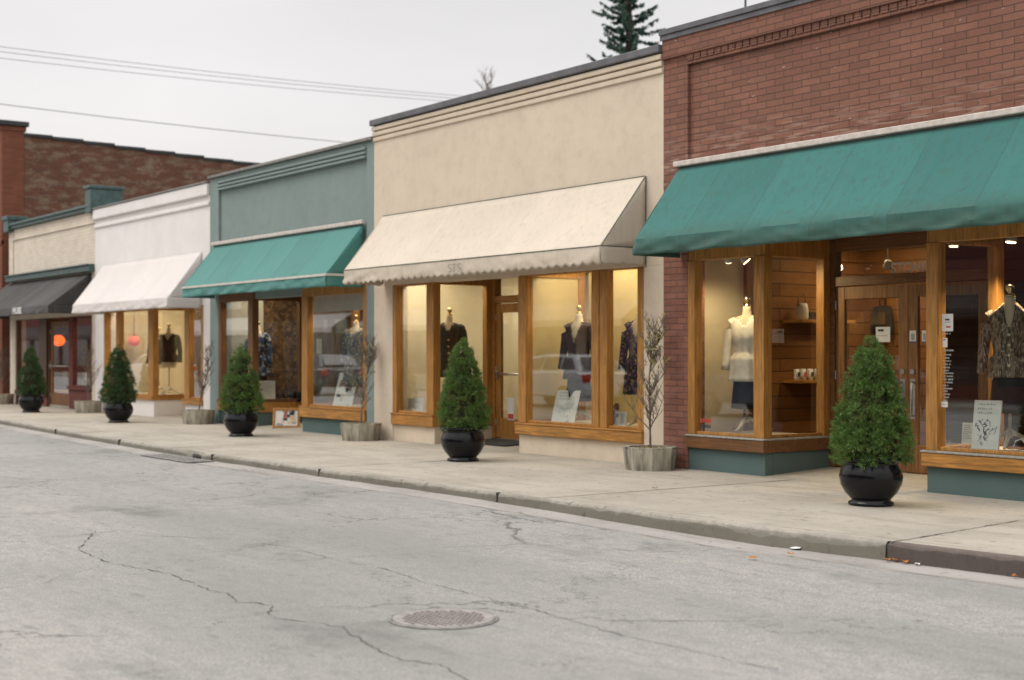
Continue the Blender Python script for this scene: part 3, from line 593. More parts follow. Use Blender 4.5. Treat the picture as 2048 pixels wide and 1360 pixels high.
notice(d1, 'door_sticker', XA(1826, Yd), Yd-.002, ZA(1826, 673, Yd), .085, .13, [(.2, .8, .2, .75, M['greyink']), (0, 1, 0, .1, M['blueink'])]); notice(d2, 'door_sticker', XA(1846, Yd)+.03, Yd-.002, ZA(1846, 673, Yd), .085, .13, [(.2, .8, .2, .75, M['greyink']), (0, 1, 0, .1, M['blueink'])])
# ================================================================== CREAM STUCCO SHOP
xl, xr = -19.82, -12.885
B = BL('cream_shop', 'cream stucco shop with scalloped cream awning and ochre lit windows', xl, xr)
g = MB(); g.box(*wallbox(xl, -19.24, .05, 2.58)).box(*wallbox(-13.25, xr, .05, 2.58)).box(*wallbox(xl, xr, 2.58, 5.14)); g.build('wall', M['cream'], B, bevel=.006)
g = MB()
for i, z in enumerate((5.058, 4.975, 4.893)): g.box(xl, xr, F-.055+.014*i, F, z, z+.066)
g.build('cornice_moulding', M['cream'], B, bevel=.014, seg=3)
g = MB(); g.box(xl-.01, xr+.0, F-.085, F+.33, 5.14, 5.235); g.build('coping', M['coping'], B, bevel=.012)
bay(B, -19.24, -18.05, 1, [], .57, 2.55, M['wood'], M['woodx'], M['creambase'], post=.2)
bay(B, -15.88, -13.25, -1, [(-14.195, .15), (-14.03, .145)], .55, 2.56, M['wood'], M['woodx'], M['creambase'], post=.18, retpanel=M['inochre'])
g = MB(); g.box(-15.7, -13.36, F+1.1, F+1.18, .3, 3.0); g.build('display_back_panel', M['inochre'], B)
entry(B, -18.05, -15.88, F+1.1, M['wood'], M['wood'], M['woodx'], 'push')
interior(B, xl, xr, M['incream'], M['incream'], M['incream'], M['infloor'], 13.9)
shell(B, xl, xr, 5.1, M['cream'])
aw = awning(B, -19.5, -13.2, 3.68, 2.80, 2.565, .72, M['fcream'], 2.1, scallop=.176, piping=M['pipe'], seed=5, wr=.02, sag=.03)
text('STS', 'faded_lettering', plain('faded_ink', (.36, .31, .25), .9, .5, 40), aw, (XA(914, F-.73), F-.775, ZA(914, 537, F-.73)), .17, sx=1.3)
notice(B, 'door_notice', XA(1022, F+1.1), F+1.095, ZA(1022, 818, F+1.1), .16, .34, [(.05, .95, .05, .28, M['redink'])])
# ================================================================== TEAL STUCCO SHOP
xl, xr = -26.22, -19.825
B = BL('teal_shop', 'grey teal stucco shop with bright teal striped edge awning', xl, xr)
g = MB(); g.box(*wallbox(xl, -25.82, .05, 4.93)).box(*wallbox(-20.06, xr, .05, 4.93)).box(*wallbox(-25.82, -20.06, 2.52, 4.70, .05)).box(*wallbox(-25.82, -20.06, 4.70, 4.93)); g.build('wall', M['teal'], B, bevel=.01)
g = MB()
for z in (4.83, 4.76, 4.695): g.box(-25.82, -20.06, F-.035, F, z-.03, z+.012)
g.build('cornice_moulding', M['teal'], B, bevel=.012)
g = MB(); g.box(xl-.005, xr+.0, F-.06, F+.33, 4.932, 4.985); g.build('coping', M['tealcoping'], B, bevel=.008)
bay(B, -25.82, -24.3, 1, [], .6, 2.49, M['dwood'], M['dwoodx'], M['tealbase'], post=.2, apron=M['woodx'])
bay(B, -22.33, -20.06, -1, [], .58, 2.49, M['wood'], M['woodx'], M['tealbase'], post=.22)
entry(B, -24.3, -22.33, F+1.1, M['dwood'], M['dwood'], M['dwoodx'], 'push')
interior(B, xl, xr, M['ingrey'], M['wicker'], M['indark'], M['infloor'], 12.6)
g = MB(); g.box(-21.9, -20.16, F+1.0, F+1.06, .3, 3.0); g.build('display_back_panel', M['ingrey'], B)
g = MB(); g.box(-22.08, -20.18, F+.10, F+.115, 2.22, 2.50); g.build('roller_blind', plain('blind_cloth', (.50, .52, .48), .8, .05, 4, .1), B)
shell(B, xl, xr, 4.9, M['teal'])
awning(B, -25.96, -20.14, 3.60, 2.79, 2.575, .68, M['fteal2'], .95, header=M['bar'], band=M['band'], seed=9, wr=.035)
# ================================================================== WHITE SHOP
xl, xr = -32.78, -26.225
B = BL('white_shop', 'white painted shop with plain white awning over lit windows', xl, xr)
g = MB(); g.box(*wallbox(xl, -32.2, .05, 2.46)).box(*wallbox(-26.55, xr, .05, 2.46)).box(*wallbox(xl, xr, 2.46, 4.86)); g.build('wall', M['white'], B, bevel=.006)
g = MB(); g.box(xl, xr, F-.07, F, 4.62, 4.855).box(xl, xr, F-.04, F, 4.42, 4.50); g.build('cornice_moulding', M['white'], B, bevel=.02)
g = MB(); g.box(xl, xr+.0, F-.09, F+.33, 4.86, 4.895); g.build('coping', M['tealcoping'], B, bevel=.006)
bay(B, -32.2, -29.2, 1, [(-31.3, .2)], .57, 2.43, M['wood'], M['woodx'], M['white'], post=.28, zsb=.5)
bay(B, -27.5, -26.55, -1, [], .57, 2.43, M['wood'], M['woodx'], M['white'], post=.24, zsb=.47)
entry(B, -29.2, -27.5, F+1.1, M['wood'], M['wood'], M['woodx'], 'push')
interior(B, xl, xr, M['incream'], M['incream'], M['incream'], M['infloor'], 14.2)
shell(B, xl, xr, 4.8, M['white'])
awning(B, -32.2, -26.6, 3.52, 2.60, 2.40, .72, M['fwhite'], 1.4, seed=14, wr=.02)
# ================================================================== CREAM BRICK SHOP
xl, xr = -39.5, -32.785
B = BL('cream_brick_shop', 'small cream painted brick shop with teal coping and charcoal awning', xl, xr)
g = MB(); g.box(*wallbox(xl, -39.0, .05, 2.4)).box(*wallbox(-33.0, xr, .05, 2.4)).box(*wallbox(xl, xr, 2.4, 4.84)).box(xl, xl+.35, F-.03, F, 3.6, 4.84).box(xl, xr, F-.035, F, 4.55, 4.6); g.build('wall', M['brick_cream'], B, bevel=.004, seg=1)
g = MB(); g.box(xl+.3, xr-.0, F-.10, F+.33, 4.85, 4.93).box(xl+.3, xr, F-.14, F+.1, 4.93, 5.0).box(xl-.1, xl+.35, F-.16, F+.36, 4.78, 5.12).box(xl-.14, xl+.39, F-.2, F+.4, 5.1, 5.22); g.build('coping', M['tealtrim'], B, bevel=.02)
g = MB(); g.box(xr-.32, xr+.06, F-.13, F+.65, 4.80, 5.36).box(xr-.36, xr+.09, F-.17, F+.68, 5.36, 5.44); g.build('coping_block', M['tealtrim'], B, bevel=.015)
g = MB(); g.box(xl+.1, xr-.02, F-.16, F, 3.42, 3.56).box(xl+.1, xr-.02, F-.20, F, 3.56, 3.60); g.build('sign_band', M['tealtrim'], B, bevel=.015)
bay(B, -39.0, -36.4, 1, [], .5, 2.38, M['rwood'], M['rwood'], M['brick_base'], post=.6, ret=False)
bay(B, -34.67, -33.0, -1, [], .69, 2.38, M['brick_base'], M['rwood'], M['brick_base'], post=.3, ret=False, zsb=.62, apron=M['brick_base'], cap=M['brick_base'])
g = MB(); g.box(-36.39, -36.3, F+.05, F+.15, .14, 2.38).box(-34.78, -34.68, F+.05, F+.15, .14, 2.38); df = g.build('door_frame', M['rwood'], B, bevel=.005)
g = MB(); g.box(-36.4, -34.67, F+.02, F+.15, 2.38, 2.6); g.build('lintel', M['rwood'], B)
d = leaf_door(B, -36.29, 1.5, F+.08, .2, 2.3, 'l', M['dwood'], 'push')
g = MB(); g.box(-36.3, -34.78, F+.06, F+.16, .10, .2); g.build('threshold', M['walk'], B)
interior(B, xl, xr, M['indark'], M['indark'], M['indark'], M['infloor'], 12.6)
shell(B, xl, xr, 4.8, M['brick_cream'])
aw = awning(B, -39.6, -33.0, 3.40, 2.62, 2.43, 1.02, M['fdark'], .8, seed=20, wr=.02)
text('MUSE', 'awning_lettering', M['whiteink'], aw, (XA(35, F-1.03), F-1.05, ZA(35, 622, F-1.03)), .2, bold=.01, sx=1.5)
# ================================================================== TALL FAR BRICK BUILDING
xl, xr = -50, -40.06
B = thing('tall_brick_building', 'tallest orange brick building with stepped weathered side wall', 'building', (-45, F, 0))
g = MB(); g.box(xl, -40.6, F+.06, F+.35, 2.6, 7.8).box(-40.6, xr, F-.06, F+.55, .05, 7.78).box(-49.9, -40.6, F, F+.05, 6.6, 7.8); g.box(-40.6, xr+.03, F-.1, F+.6, 7.66, 7.79).box(-40.7, xr+.0, F-.09, F, 4.5, 4.62); g.build('wall', M['brick_far'], B, bevel=.006, seg=1)
steps = [(12.06, 7.60), (12.85, 7.57), (13.73, 7.53), (14.64, 7.48), (15.56, 7.44), (16.48, 7.40), (17.39, 7.35), (18.33, 7.32), (19.4, 7.28), (20.6, 7.2), (32, 7.2)]
g = MB(); cp = MB()
for (y0, z0), (y1, z1) in zip(steps, steps[1:]):
    g.box(xr-.4, xr-.02, y0, y1, .05, z0-.06); cp.box(xr-.45, xr+.03, y0-.01, y1-.012, z0-.058, z0+.03)
g.build('side_wall', M['brick_old'], B)
cp.box(xl, xr+.10, F-.18, F+.66, 7.80, 7.93); cp.build('coping', M['darkcoping'], B, bevel=.01)
g = MB(); g.box(xl, xr-.4, F+.4, 32, 6.6, 6.7); g.build('roof', M['roof'], B)
g = MB(); g.box(xl, -40.62, F+.05, F+.12, .5, 2.6); w = g.build('window', M['rwood'], B)
g = MB(); g.box(xl+.2, -41, F+.03, F+.045, .6, 2.4); g.build('pane', M['glass'], w)
g = MB(); g.box(xl, -40.6, F+.0, F+.3, .05, .5); g.build('base', M['brick_base'], B)
awning(B, -49, -40.7, 3.5, 2.75, 2.5, .55, M['fdark'], 1, header=M['paper'], seed=30)
# ------------------------------------------------------------------ potted arborvitae
def spray(g, p, d, size, rnd):
    d = d.normalized(); a = d.cross(Vector((rnd.uniform(-1, 1), rnd.uniform(-1, 1), rnd.uniform(-.3, .3)))).normalized()
    k = rnd.randint(4, 6)
    for i in range(k):
        t_ = (i+.3)/k; s_d = 1 if i % 2 else -1
        b = p+d*size*t_*.9; tip = b+(d*.62+a*s_d*.75*(1-t_*.6)).normalized()*size*.62*(1.1-t_*.5)
        wv = d.cross(a)*.0 + (d*.35-a*s_d*.2)*size*.30
        nrm = d.cross(a)*size*.14*rnd.uniform(-1, 1)
        g.face([b, b+wv*.9+nrm, tip, b-wv*.25+(tip-b)*.5])
def bush_mesh(seed, n, h=1.16, r=.365):
    rnd = random.Random(seed); g = MB(); nc = int(n/9)
    for i in range(nc):
        zq = min(.985, (1-math.sqrt(rnd.random())*.98) if rnd.random() < .6 else rnd.random()**1.1)
        z = zq*h
        R = max(.012, r*(1-zq)**.66*(1.0 if zq > .14 else (.80+zq*1.45)))
        th = rnd.uniform(0, 2*pi)
        lump = 1+.13*noise.noise(Vector((cos(th)*1.7+seed, sin(th)*1.7, z*3.2)))+.10*noise.noise(Vector((cos(th)*5, sin(th)*5+seed, z*9)))
        rad = R*lump*rnd.uniform(.72, 1.04)
        c = Vector((rad*cos(th), rad*sin(th), z)); out_ = Vector((cos(th)*.8, sin(th)*.8, .75+rnd.uniform(-.35, .4)))
        cr_ = rnd.uniform(.028, .058)*(1 if zq < .88 else .6)
        if zq < .06: out_.z -= .9
        for k in range(11):
            v = Vector([rnd.gauss(0, 1) for _ in range(3)]).normalized(); v = (v+out_*.7).normalized()
            spray(g, c+v*cr_*.25, v, cr_*rnd.uniform(.8, 1.35), rnd)
    return g
def potted(X, Y, label, seed, n, sc=1, leaf='leaf', var=0):
    t = thing('potted_bush', label, 'potted bush', (X, Y, .14), 'potted evergreen bushes along the pavement')
    o = Vector((X, Y, .14)); c = tuple(o)
    g = MB(); g.lathe([(.0, .0), (.195, .0), (.205, .012), (.20, .03), (.172, .045), (.18, .06), (.235, .12), (.272, .19), (.283, .26), (.27, .32), (.243, .365), (.238, .385), (.262, .398), (.285, .415), (.287, .43), (.272, .44), (.245, .435), (.235, .40), (.235, .38)], c, 48, caps=False); g.build('pot', M['pot'], t, True)
    g = MB(); g.lathe([(.24, .375), (.15, .39), (0, .40)], c, 24, caps=False); g.build('soil', M['soil'], t, True)
    g = MB(); g.tube([(X, Y, .5), (X+.01, Y, .75), (X, Y, 1.2)], [.022, .018, .008], 8); g.build('trunk', M['trunk'], t, True)
    g = MB(); rows = []
    for j in range(12):
        q = j/11; R = .24*(1-q)**.7*(1 if q > .1 else .7+3*q)+.003
        rows.append([(X+R*(1+.25*noise.noise(Vector((cos(a)*2, sin(a)*2, q*6+seed))))*cos(a), Y+R*(1+.25*noise.noise(Vector((cos(a)*2, sin(a)*2, q*6+seed))))*sin(a), .14+.42+q*1.0*sc) for a in [2*pi*k/18 for k in range(18)]])
    g.grid(rows, close=True); g.build('inner_twigs', M['core'], t, True)
    b = bush_mesh(seed, n, 1.16, (.38, .35, .37, .365, .34)[var]); b.v = [(p[0]*1.0+X, p[1]+Y, p[2]*sc+.14+.40) for p in b.v]; b.build('foliage', M[leaf], t)
    return t
for i, (u, Y, lab, n_, lf, sc) in enumerate([
        (1742, 10.15, 'potted cone evergreen in front of the brick shop doors, nearest and largest', 8000, 'leaf', .97),
        (926, 10.05, 'potted cone evergreen before the cream shop, hiding part of the dark coat', 6500, 'leaf', 1.0),
        (482, 10.05, 'potted cone evergreen in front of the teal shop', 5000, 'leaf', .97),
        (237, 10.05, 'potted cone evergreen before the white shop windows', 5000, 'leafd', .98),
        (62, 10.1, 'potted cone evergreen under the charcoal awning', 4000, 'leafd', .98)]):
    potted(XA(u, Y), Y, lab, 11+i*3, n_, sc, lf, i)
# ------------------------------------------------------------------ planters with bare saplings
def sapling(X, Y, z0, h, seed, t, leaves=30, spread=1.0):
    rnd = random.Random(seed); g = MB(); lf = MB(); o = Vector((X, Y, z0)); top = []
    def br(p, d, ln, r, depth):
        pts = [p]; q = p.copy(); k = 5
        for i in range(k):
            d = (d+Vector((rnd.uniform(-.16, .16), rnd.uniform(-.16, .16), .10))).normalized(); q = q+d*ln/k; pts.append(q.copy())
        g.tube(pts, [r*(1-.75*i/k) for i in range(k+1)], 5 if depth < 2 else 4, caps=False)
        if depth < 3:
            m = {0: 32, 1: 7, 2: 2}[depth]
            for i in range(m):
                w = rnd.uniform(.16, .97) if depth == 0 else rnd.uniform(.2, .95); idx = min(k-1, int(w*k)); b = pts[idx].lerp(pts[idx+1], w*k-idx)
                a = rnd.uniform(0, 2*pi); dd = Vector((cos(a)*.68*spread, sin(a)*.68*spread, .80)); br(b, dd, ln*({0: .34, 1: .55, 2: .5}[depth])*rnd.uniform(.5, 1.1)*(1.15-.6*w if depth == 0 else 1), r*.5, depth+1)
        else: top.append(pts[-1])
        if depth >= 1: top.append(pts[3])
    br(o, Vector((0, 0, 1)), h, .015*h/1.4, 0)
    g.build('branches', M['bark'], t, True)
    cand = [q for q in top if q.z > z0+h*.5] or top
    c = rnd.choice([q for q in cand if z0+h*.6 < q.z < z0+h*.85] or cand)
    for i in range(leaves):
        q = rnd.choice([w for w in top if (w-c).length < .28*h] or cand) if rnd.random() < .8 else rnd.choice(top)
        q = q+Vector([rnd.gauss(0, .02) for _ in range(3)]); s = rnd.uniform(.018, .042)
        d = Vector([rnd.uniform(-1, 1) for _ in range(3)]).normalized(); e_ = d.orthogonal().normalized()
        lf.face([q, q+d*s+e_*s*.4, q+d*s*2, q+d*s-e_*s*.4])
    if leaves: lf.build('leaves', M['fewleaf'], t)
def planter(X, Y, label, seed, h=1.35, leaves=60, shallow=1):
    t = thing('sapling_planter', label, 'planter', (X, Y, .14), 'low planters with bare saplings')
    g = MB(); n_ = 8
    for k in range(n_):
        for j in range(3):
            a0 = 2*pi*(k+j/3)/n_+.15; a1 = 2*pi*(k+(j+1)/3)/n_+.15
            def P(r, a, z):
                kk = math.floor((a-.15)/(2*pi/n_)+1e-6); mid = .15+2*pi*(kk+.5)/n_
                rr = r*cos(pi/n_)/max(.5, cos(a-mid)); return (X+rr*cos(a), Y+rr*sin(a), .14+z)
            ee = .004; w = random.Random(seed*99+k*3+j).uniform(-.006, .006)
            o_, i_ = .325+w, .27
            A = [P(.295+w, a0+ee, 0), P(.295+w, a1-ee, 0), P(o_, a1-ee, .27), P(o_, a0+ee, .27), P(i_, a0+ee, .27), P(i_, a1-ee, .27), P(i_, a0+ee, .2), P(i_, a1-ee, .2)]
            g.face([A[0], A[1], A[2], A[3]]); g.face([A[3], A[2], A[5], A[4]]); g.face([A[4], A[5], A[7], A[6]])
    g.lathe([(.285, .0), (.312, .25)], (X, Y, .14), 24, caps=False)
    g.build('tub', M['planter'], t)
    g = MB(); g.lathe([(.29, .22), (.12, .24), (0, .245)], (X, Y, .14), 20, caps=False); g.build('soil', M['soil'], t, True)
    sapling(X, Y, .36, h, seed, t, leaves)
    g = MB(); rnd = random.Random(seed+5)
    for i in range(26):
        a = rnd.uniform(0, 2*pi); r_ = rnd.uniform(0, .24); q = Vector((X+r_*cos(a), Y+r_*sin(a), .37)); d = Vector((rnd.uniform(-1, 1), rnd.uniform(-1, 1), rnd.uniform(.2, 1))).normalized(); e_ = d.orthogonal()
        g.face([q, q+d*.03+e_*.012, q+d*.06, q+d*.03-e_*.012])
    g.build('weeds', M['fewleaf'], t); return t
for i, (u, lab, h, lv) in enumerate([(1301, 'low planter with bare sapling against the corner between cream and brick shops', 1.46, 130), (722, 'low planter with bare sapling at the boundary of teal and cream shops', 1.35, 50), (397, 'low planter with bare sapling at the edge of the white shop', 1.3, 26), (176, 'low planter with bare sapling by the maroon brick base', 1.25, 12), (4, 'low planter with bare sapling cut by the edge of the photo', 1.2, 0)]):
    Y = 11.12; planter(XA(u, Y), Y, lab, 60+i*4, h, lv)
# ------------------------------------------------------------------ trees behind
def conifer(X, Y, top, zb, label):
    t = thing('conifer_tree', label, 'tree', (X, Y, 0)); rnd = random.Random(5)
    g = MB(); g.tube([(X, Y, 0), (X, Y, top*.5), (X, Y, top)], [.28, .18, .03], 10); g.build('trunk', M['trunk'], t, True)
    br = MB(); nd = MB(); z = zb
    while z < top-.2:
        R = .21*(top-z)+.08
        for k in range(rnd.randint(5, 7)):
            a = rnd.uniform(0, 2*pi); ln = R*rnd.uniform(.45, 1.35); zr = rnd.uniform(-.7, .25); pts = []
            for i in range(7):
                q = i/6; pts.append(Vector((X+cos(a)*ln*q, Y+sin(a)*ln*q, z+zr*ln*q+.35*ln*q*q+.03*rnd.uniform(-1, 1))))
            br.tube(pts, [.02*(1-.8*i/6) for i in range(7)], 4, caps=False)
            for i in range(int(95*ln)+20):
                q = rnd.uniform(.12, 1)**.8; idx = min(5, int(q*6)); p = pts[idx].lerp(pts[idx+1], q*6-idx)
                sd_ = Vector((-sin(a), cos(a), 0))*rnd.choice((-1, 1)); d = (Vector((cos(a), sin(a), 0))*.6+sd_*rnd.uniform(.1, 1)+Vector((0, 0, rnd.uniform(-1.3, .3)))).normalized()
                s = rnd.uniform(.08, .20)*(1.15-.4*q); e_ = d.cross(Vector((rnd.uniform(-1, 1), rnd.uniform(-1, 1), 1))).normalized()
                nd.face([p, p+d*s*.5+e_*s*.28, p+d*s, p+d*s*.5-e_*s*.28])
        z += rnd.uniform(.20, .34)
    br.build('branches', M['trunk'], t); nd.build('crown', M['needle'], t)
Y = 30; conifer(XA(1258, Y), Y, 16.2, 5, 'dark conifer rising behind the cream shop roof')
Y = 36; t = thing('bare_tree', 'faint bare treetop just above the cream shop roofline', 'tree', (XA(985, Y), Y, 0))
g = MB(); g.tube([(XA(985, Y), Y, 0), (XA(985, Y), Y, 9)], [.16, .08], 8); g.build('trunk', M['bark'], t); sapling(XA(985, Y), Y, 8.7, ZA(985, 150, Y)-8.7, 8, t, 0, 1.3)
t = thing('roof_antenna', 'thin metal rod standing on the brick shop roof', 'antenna', (XA(1491, F+2.5), F+2.5, 4.8))
g = MB(); x = XA(1491, F+2.5); g.tube([(x, F+2.5, 4.9), (x, F+2.5, 7.4)], .016, 6); g.build('rod', M['coping'], t); g = MB(); g.box(x-.09, x+.09, F+2.41, F+2.59, 4.9, 4.96); g.build('foot', M['coping'], t)
# ------------------------------------------------------------------ overhead wires (cross the street far down)
for i, (v0, v1, lab) in enumerate([(93, 190, 'topmost overhead cable of the close trio'), (103, 196, 'middle overhead cable of the close trio'), (116, 203, 'lowest overhead cable of the close trio'), (208, 280, 'single overhead cable low above the tall brick building')]):
    Xw = -46
    def yz(u, v):
        t = (u-1024)/2845; r = (s_*t-c_)/(c_*t+s_); Y = Xw/r; z = Y/(c_*t+s_); return Y, HC-z*(v-705)/2845
    (ya, za), (yb, zb2) = yz(0, v0), yz(900 if i < 3 else 640, v1); sl = (zb2-za)/(yb-ya)
    pts = []
    for k in range(25):
        yy = -12+k*3.2; pts.append((Xw, yy, za+sl*(yy-ya)-.0012*(yy-ya)*(yb-yy)))
    g = MB(); g.tube(pts, (.010 if i < 3 else .014), 5); o = g.build('overhead_cable', M['cable'], None, True); tag(o, lab, 'cable', 'overhead cables')
# ------------------------------------------------------------------ mannequins
def mannequin(u, Y, z0, label, rz=.3, cloth='blackcloth', hem=.72, skirt=None, sleeves=True, flare=1.05, vneck=.2, btn=None, H=1.62, sk_hem=.45, collar=False, Xp=None, vw=.55):
    X = Xp if Xp is not None else XA(u, Y)
    t = thing('mannequin', label, 'mannequin', (X, Y, z0), 'dress forms in the shop windows', rz=0)
    k = H/1.62
    R = Matrix.Rotation(rz, 4, 'Z')
    def tr(g): g.v = [tuple(R @ (Vector(p)*k)+Vector((X, Y, z0))) for p in g.v]; return g
    prof = [(.62, .15, .10), (.68, .17, .115), (.76, .172, .12), (.86, .145, .10), (.95, .125, .088), (1.03, .14, .10), (1.13, .165, .122), (1.22, .172, .11), (1.30, .18, .088), (1.345, .165, .075), (1.375, .10, .065), (1.40, .058, .056), (1.46, .05, .05), (1.50, .048, .048)]
    def at(z, e=0):
        z = max(.62, min(1.5, z))
        for (z0_, a0, b0), (z1_, a1, b1) in zip(prof, prof[1:]):
            if z0_ <= z <= z1_: w = (z-z0_)/(z1_-z0_); return a0+(a1-a0)*w+e, b0+(b1-b0)*w+e
    def ring(z, a, b, n=40, fold=0, ph=0): return [((a+fold*sin(9*j/n*2*pi+ph))*cos(2*pi*j/n), (b+fold*sin(9*j/n*2*pi+ph))*sin(2*pi*j/n), z) for j in range(n)]
    g = MB(); rows = [ring(z, a, b) for z, a, b in prof]; g.grid(rows, close=True); g.cap(rows[0]); g.cap(rows[-1]); tr(g).build('torso', M['form'], t, True)
    g = MB(); g.lathe([(.0, 1.50), (.045, 1.50), (.047, 1.515), (.022, 1.525), (.018, 1.54), (.036, 1.56), (.042, 1.585), (.034, 1.61), (.0, 1.62)], (0, 0, 0), 20, caps=False); tr(g).build('neck_cap', M['brass'], t, True)
    g = MB(); g.tube([(0, 0, .66), (0, 0, .18)], .016, 10); g.lathe([(.03, .10), (.035, .16), (.02, .2)], (0, 0, 0), 12)
    for a in (.4, .4+2.1, .4+4.2): g.tube([(0, 0, .17), (.10*cos(a), .10*sin(a), .12), (.20*cos(a), .20*sin(a), .05), (.30*cos(a), .30*sin(a), .018)], [.026, .024, .02, .014], 8)
    tr(g).build('stand', M['stand'], t, True)
    zt = 1.385; N = 22; rows = []
    for i in range(N+1):
        z = zt+(hem-zt)*i/N; q = i/N
        a, b = at(z, .016+.012*q) if z > .66 else tuple(w*(flare+(.66-z)*.35) for w in at(.70, .02))
        if z <= .9: a, b = max(a, .165*flare+.02), max(b, .115*flare+.02)
        rows.append(ring(z, a, b, 72, .022*max(0, q-.2), .6))
    g = MB(); skip = (lambda c: c.y < 0 and c.z > 1.385-vneck and abs(c.x) < (c.z-(1.385-vneck))*vw)
    g.grid(rows, close=True, skip=skip); cl = tr(g).build('jacket' if hem > .55 else 'dress', M[cloth], t, True, solid=.006)
    if sleeves:
        for sd_ in (-1, 1):
            g = MB(); pts = [(sd_*.145, 0, 1.345), (sd_*.185, 0, 1.31), (sd_*.215, .0, 1.22), (sd_*.235, .005, 1.08), (sd_*.25, -.005, .95), (sd_*.258, -.03, .80), (sd_*.26, -.04, .74)]
            g.tube(pts, [.04, .062, .062, .056, .052, .048, .052], 14); tr(g).build('sleeve', M[cloth], cl, True)
    if collar:
        g = MB()
        for sd_ in (-1, 1):
            g.face([(sd_*.02, -.105, 1.20), (sd_*.115, -.125, 1.27), (sd_*.135, -.09, 1.34), (sd_*.055, -.075, 1.42), (sd_*.045, -.09, 1.34)]); g.face([(sd_*.055, -.075, 1.42), (sd_*.135, -.09, 1.34), (sd_*.12, .03, 1.38), (sd_*.06, .055, 1.44)])
        tr(g).build('collar', M[cloth], cl, solid=.008)
    if btn:
        g = MB()
        for i in range(btn[0]):
            z = 1.12-i*.10; g.lathe([(0, 0), (.014, 0), (.014, .006), (0, .008)], (0, 0, 0), 10, caps=False)
            kk = len(g.v)-40; g.v[kk:] = [(p[0]+btn[2], -.145-p[2], z+p[1]) for p in g.v[kk:]]
        tr(g).build('buttons', M[btn[1]], cl)
    if skirt:
        rows = [ring(hem+.06-(hem+.06-sk_hem)*i/8, *( (.158+.004*i, .118+.004*i)), 40, .004*i/4) for i in range(9)]
        g = MB(); g.grid(rows, close=True); tr(g).build('skirt', M[skirt], t, True, solid=.006)
    return t
dz = .585
mannequin(1494, 12.15, dz, 'dress form in long ivory cardigan over black skirt, brick shop window', .45, 'whitecloth', .60, 'blackcloth', vneck=.12, flare=1.10, sk_hem=.27, H=1.60, vw=.9)
mannequin(2020, 12.05, dz, 'dress form in mottled brown button shirt, nearest shop window', .55, 'shirt', .70, 'blackcloth', vneck=.19, collar=True, btn=(4, 'form', 0), sk_hem=.35, H=1.60, vw=.6)
mannequin(899, 12.1, dz, 'dress form in long black buttoned coat behind the potted bush', .75, 'blackcloth', .55, None, vneck=.13, btn=(4, 'brass', .02), H=1.63, flare=1.1, vw=.75)
mannequin(1158, 12.0, dz-.02, 'dress form in dark brown jacket, middle pane of the cream shop', .35, 'browncloth', .60, 'blackcloth', vneck=.30, H=1.60, flare=1.15, sk_hem=.30, vw=.30)
mannequin(1281, 12.0, dz-.02, 'dress form in purple floral dress, last pane of the cream shop', .35, 'floral', .42, None, vneck=.24, H=1.60, flare=1.1, vw=.5)
mannequin(516, 12.1, dz, 'dress form in blue print dress inside the teal shop', .8, 'bluedress', .50, 'blackcloth', vneck=.12, H=1.55, flare=1.15, vw=1.1, sk_hem=.3)
mannequin(712, 12.0, dz, 'dress form in pale grey print dress behind the roller blind window', .5, 'greydress', .38, None, vneck=.12, H=1.58, flare=1.15, vw=1.0)
mannequin(338, 12.1, dz, 'dress form in black jacket, larger in view in the white shop', .9, 'blackcloth', .74, None, vneck=.16, H=1.58, vw=.6)
mannequin(318, 12.35, dz, 'dress form in black jacket half hidden by the white shop corner post', .9, 'blackcloth', .72, None, vneck=.16, H=1.5, vw=.6)
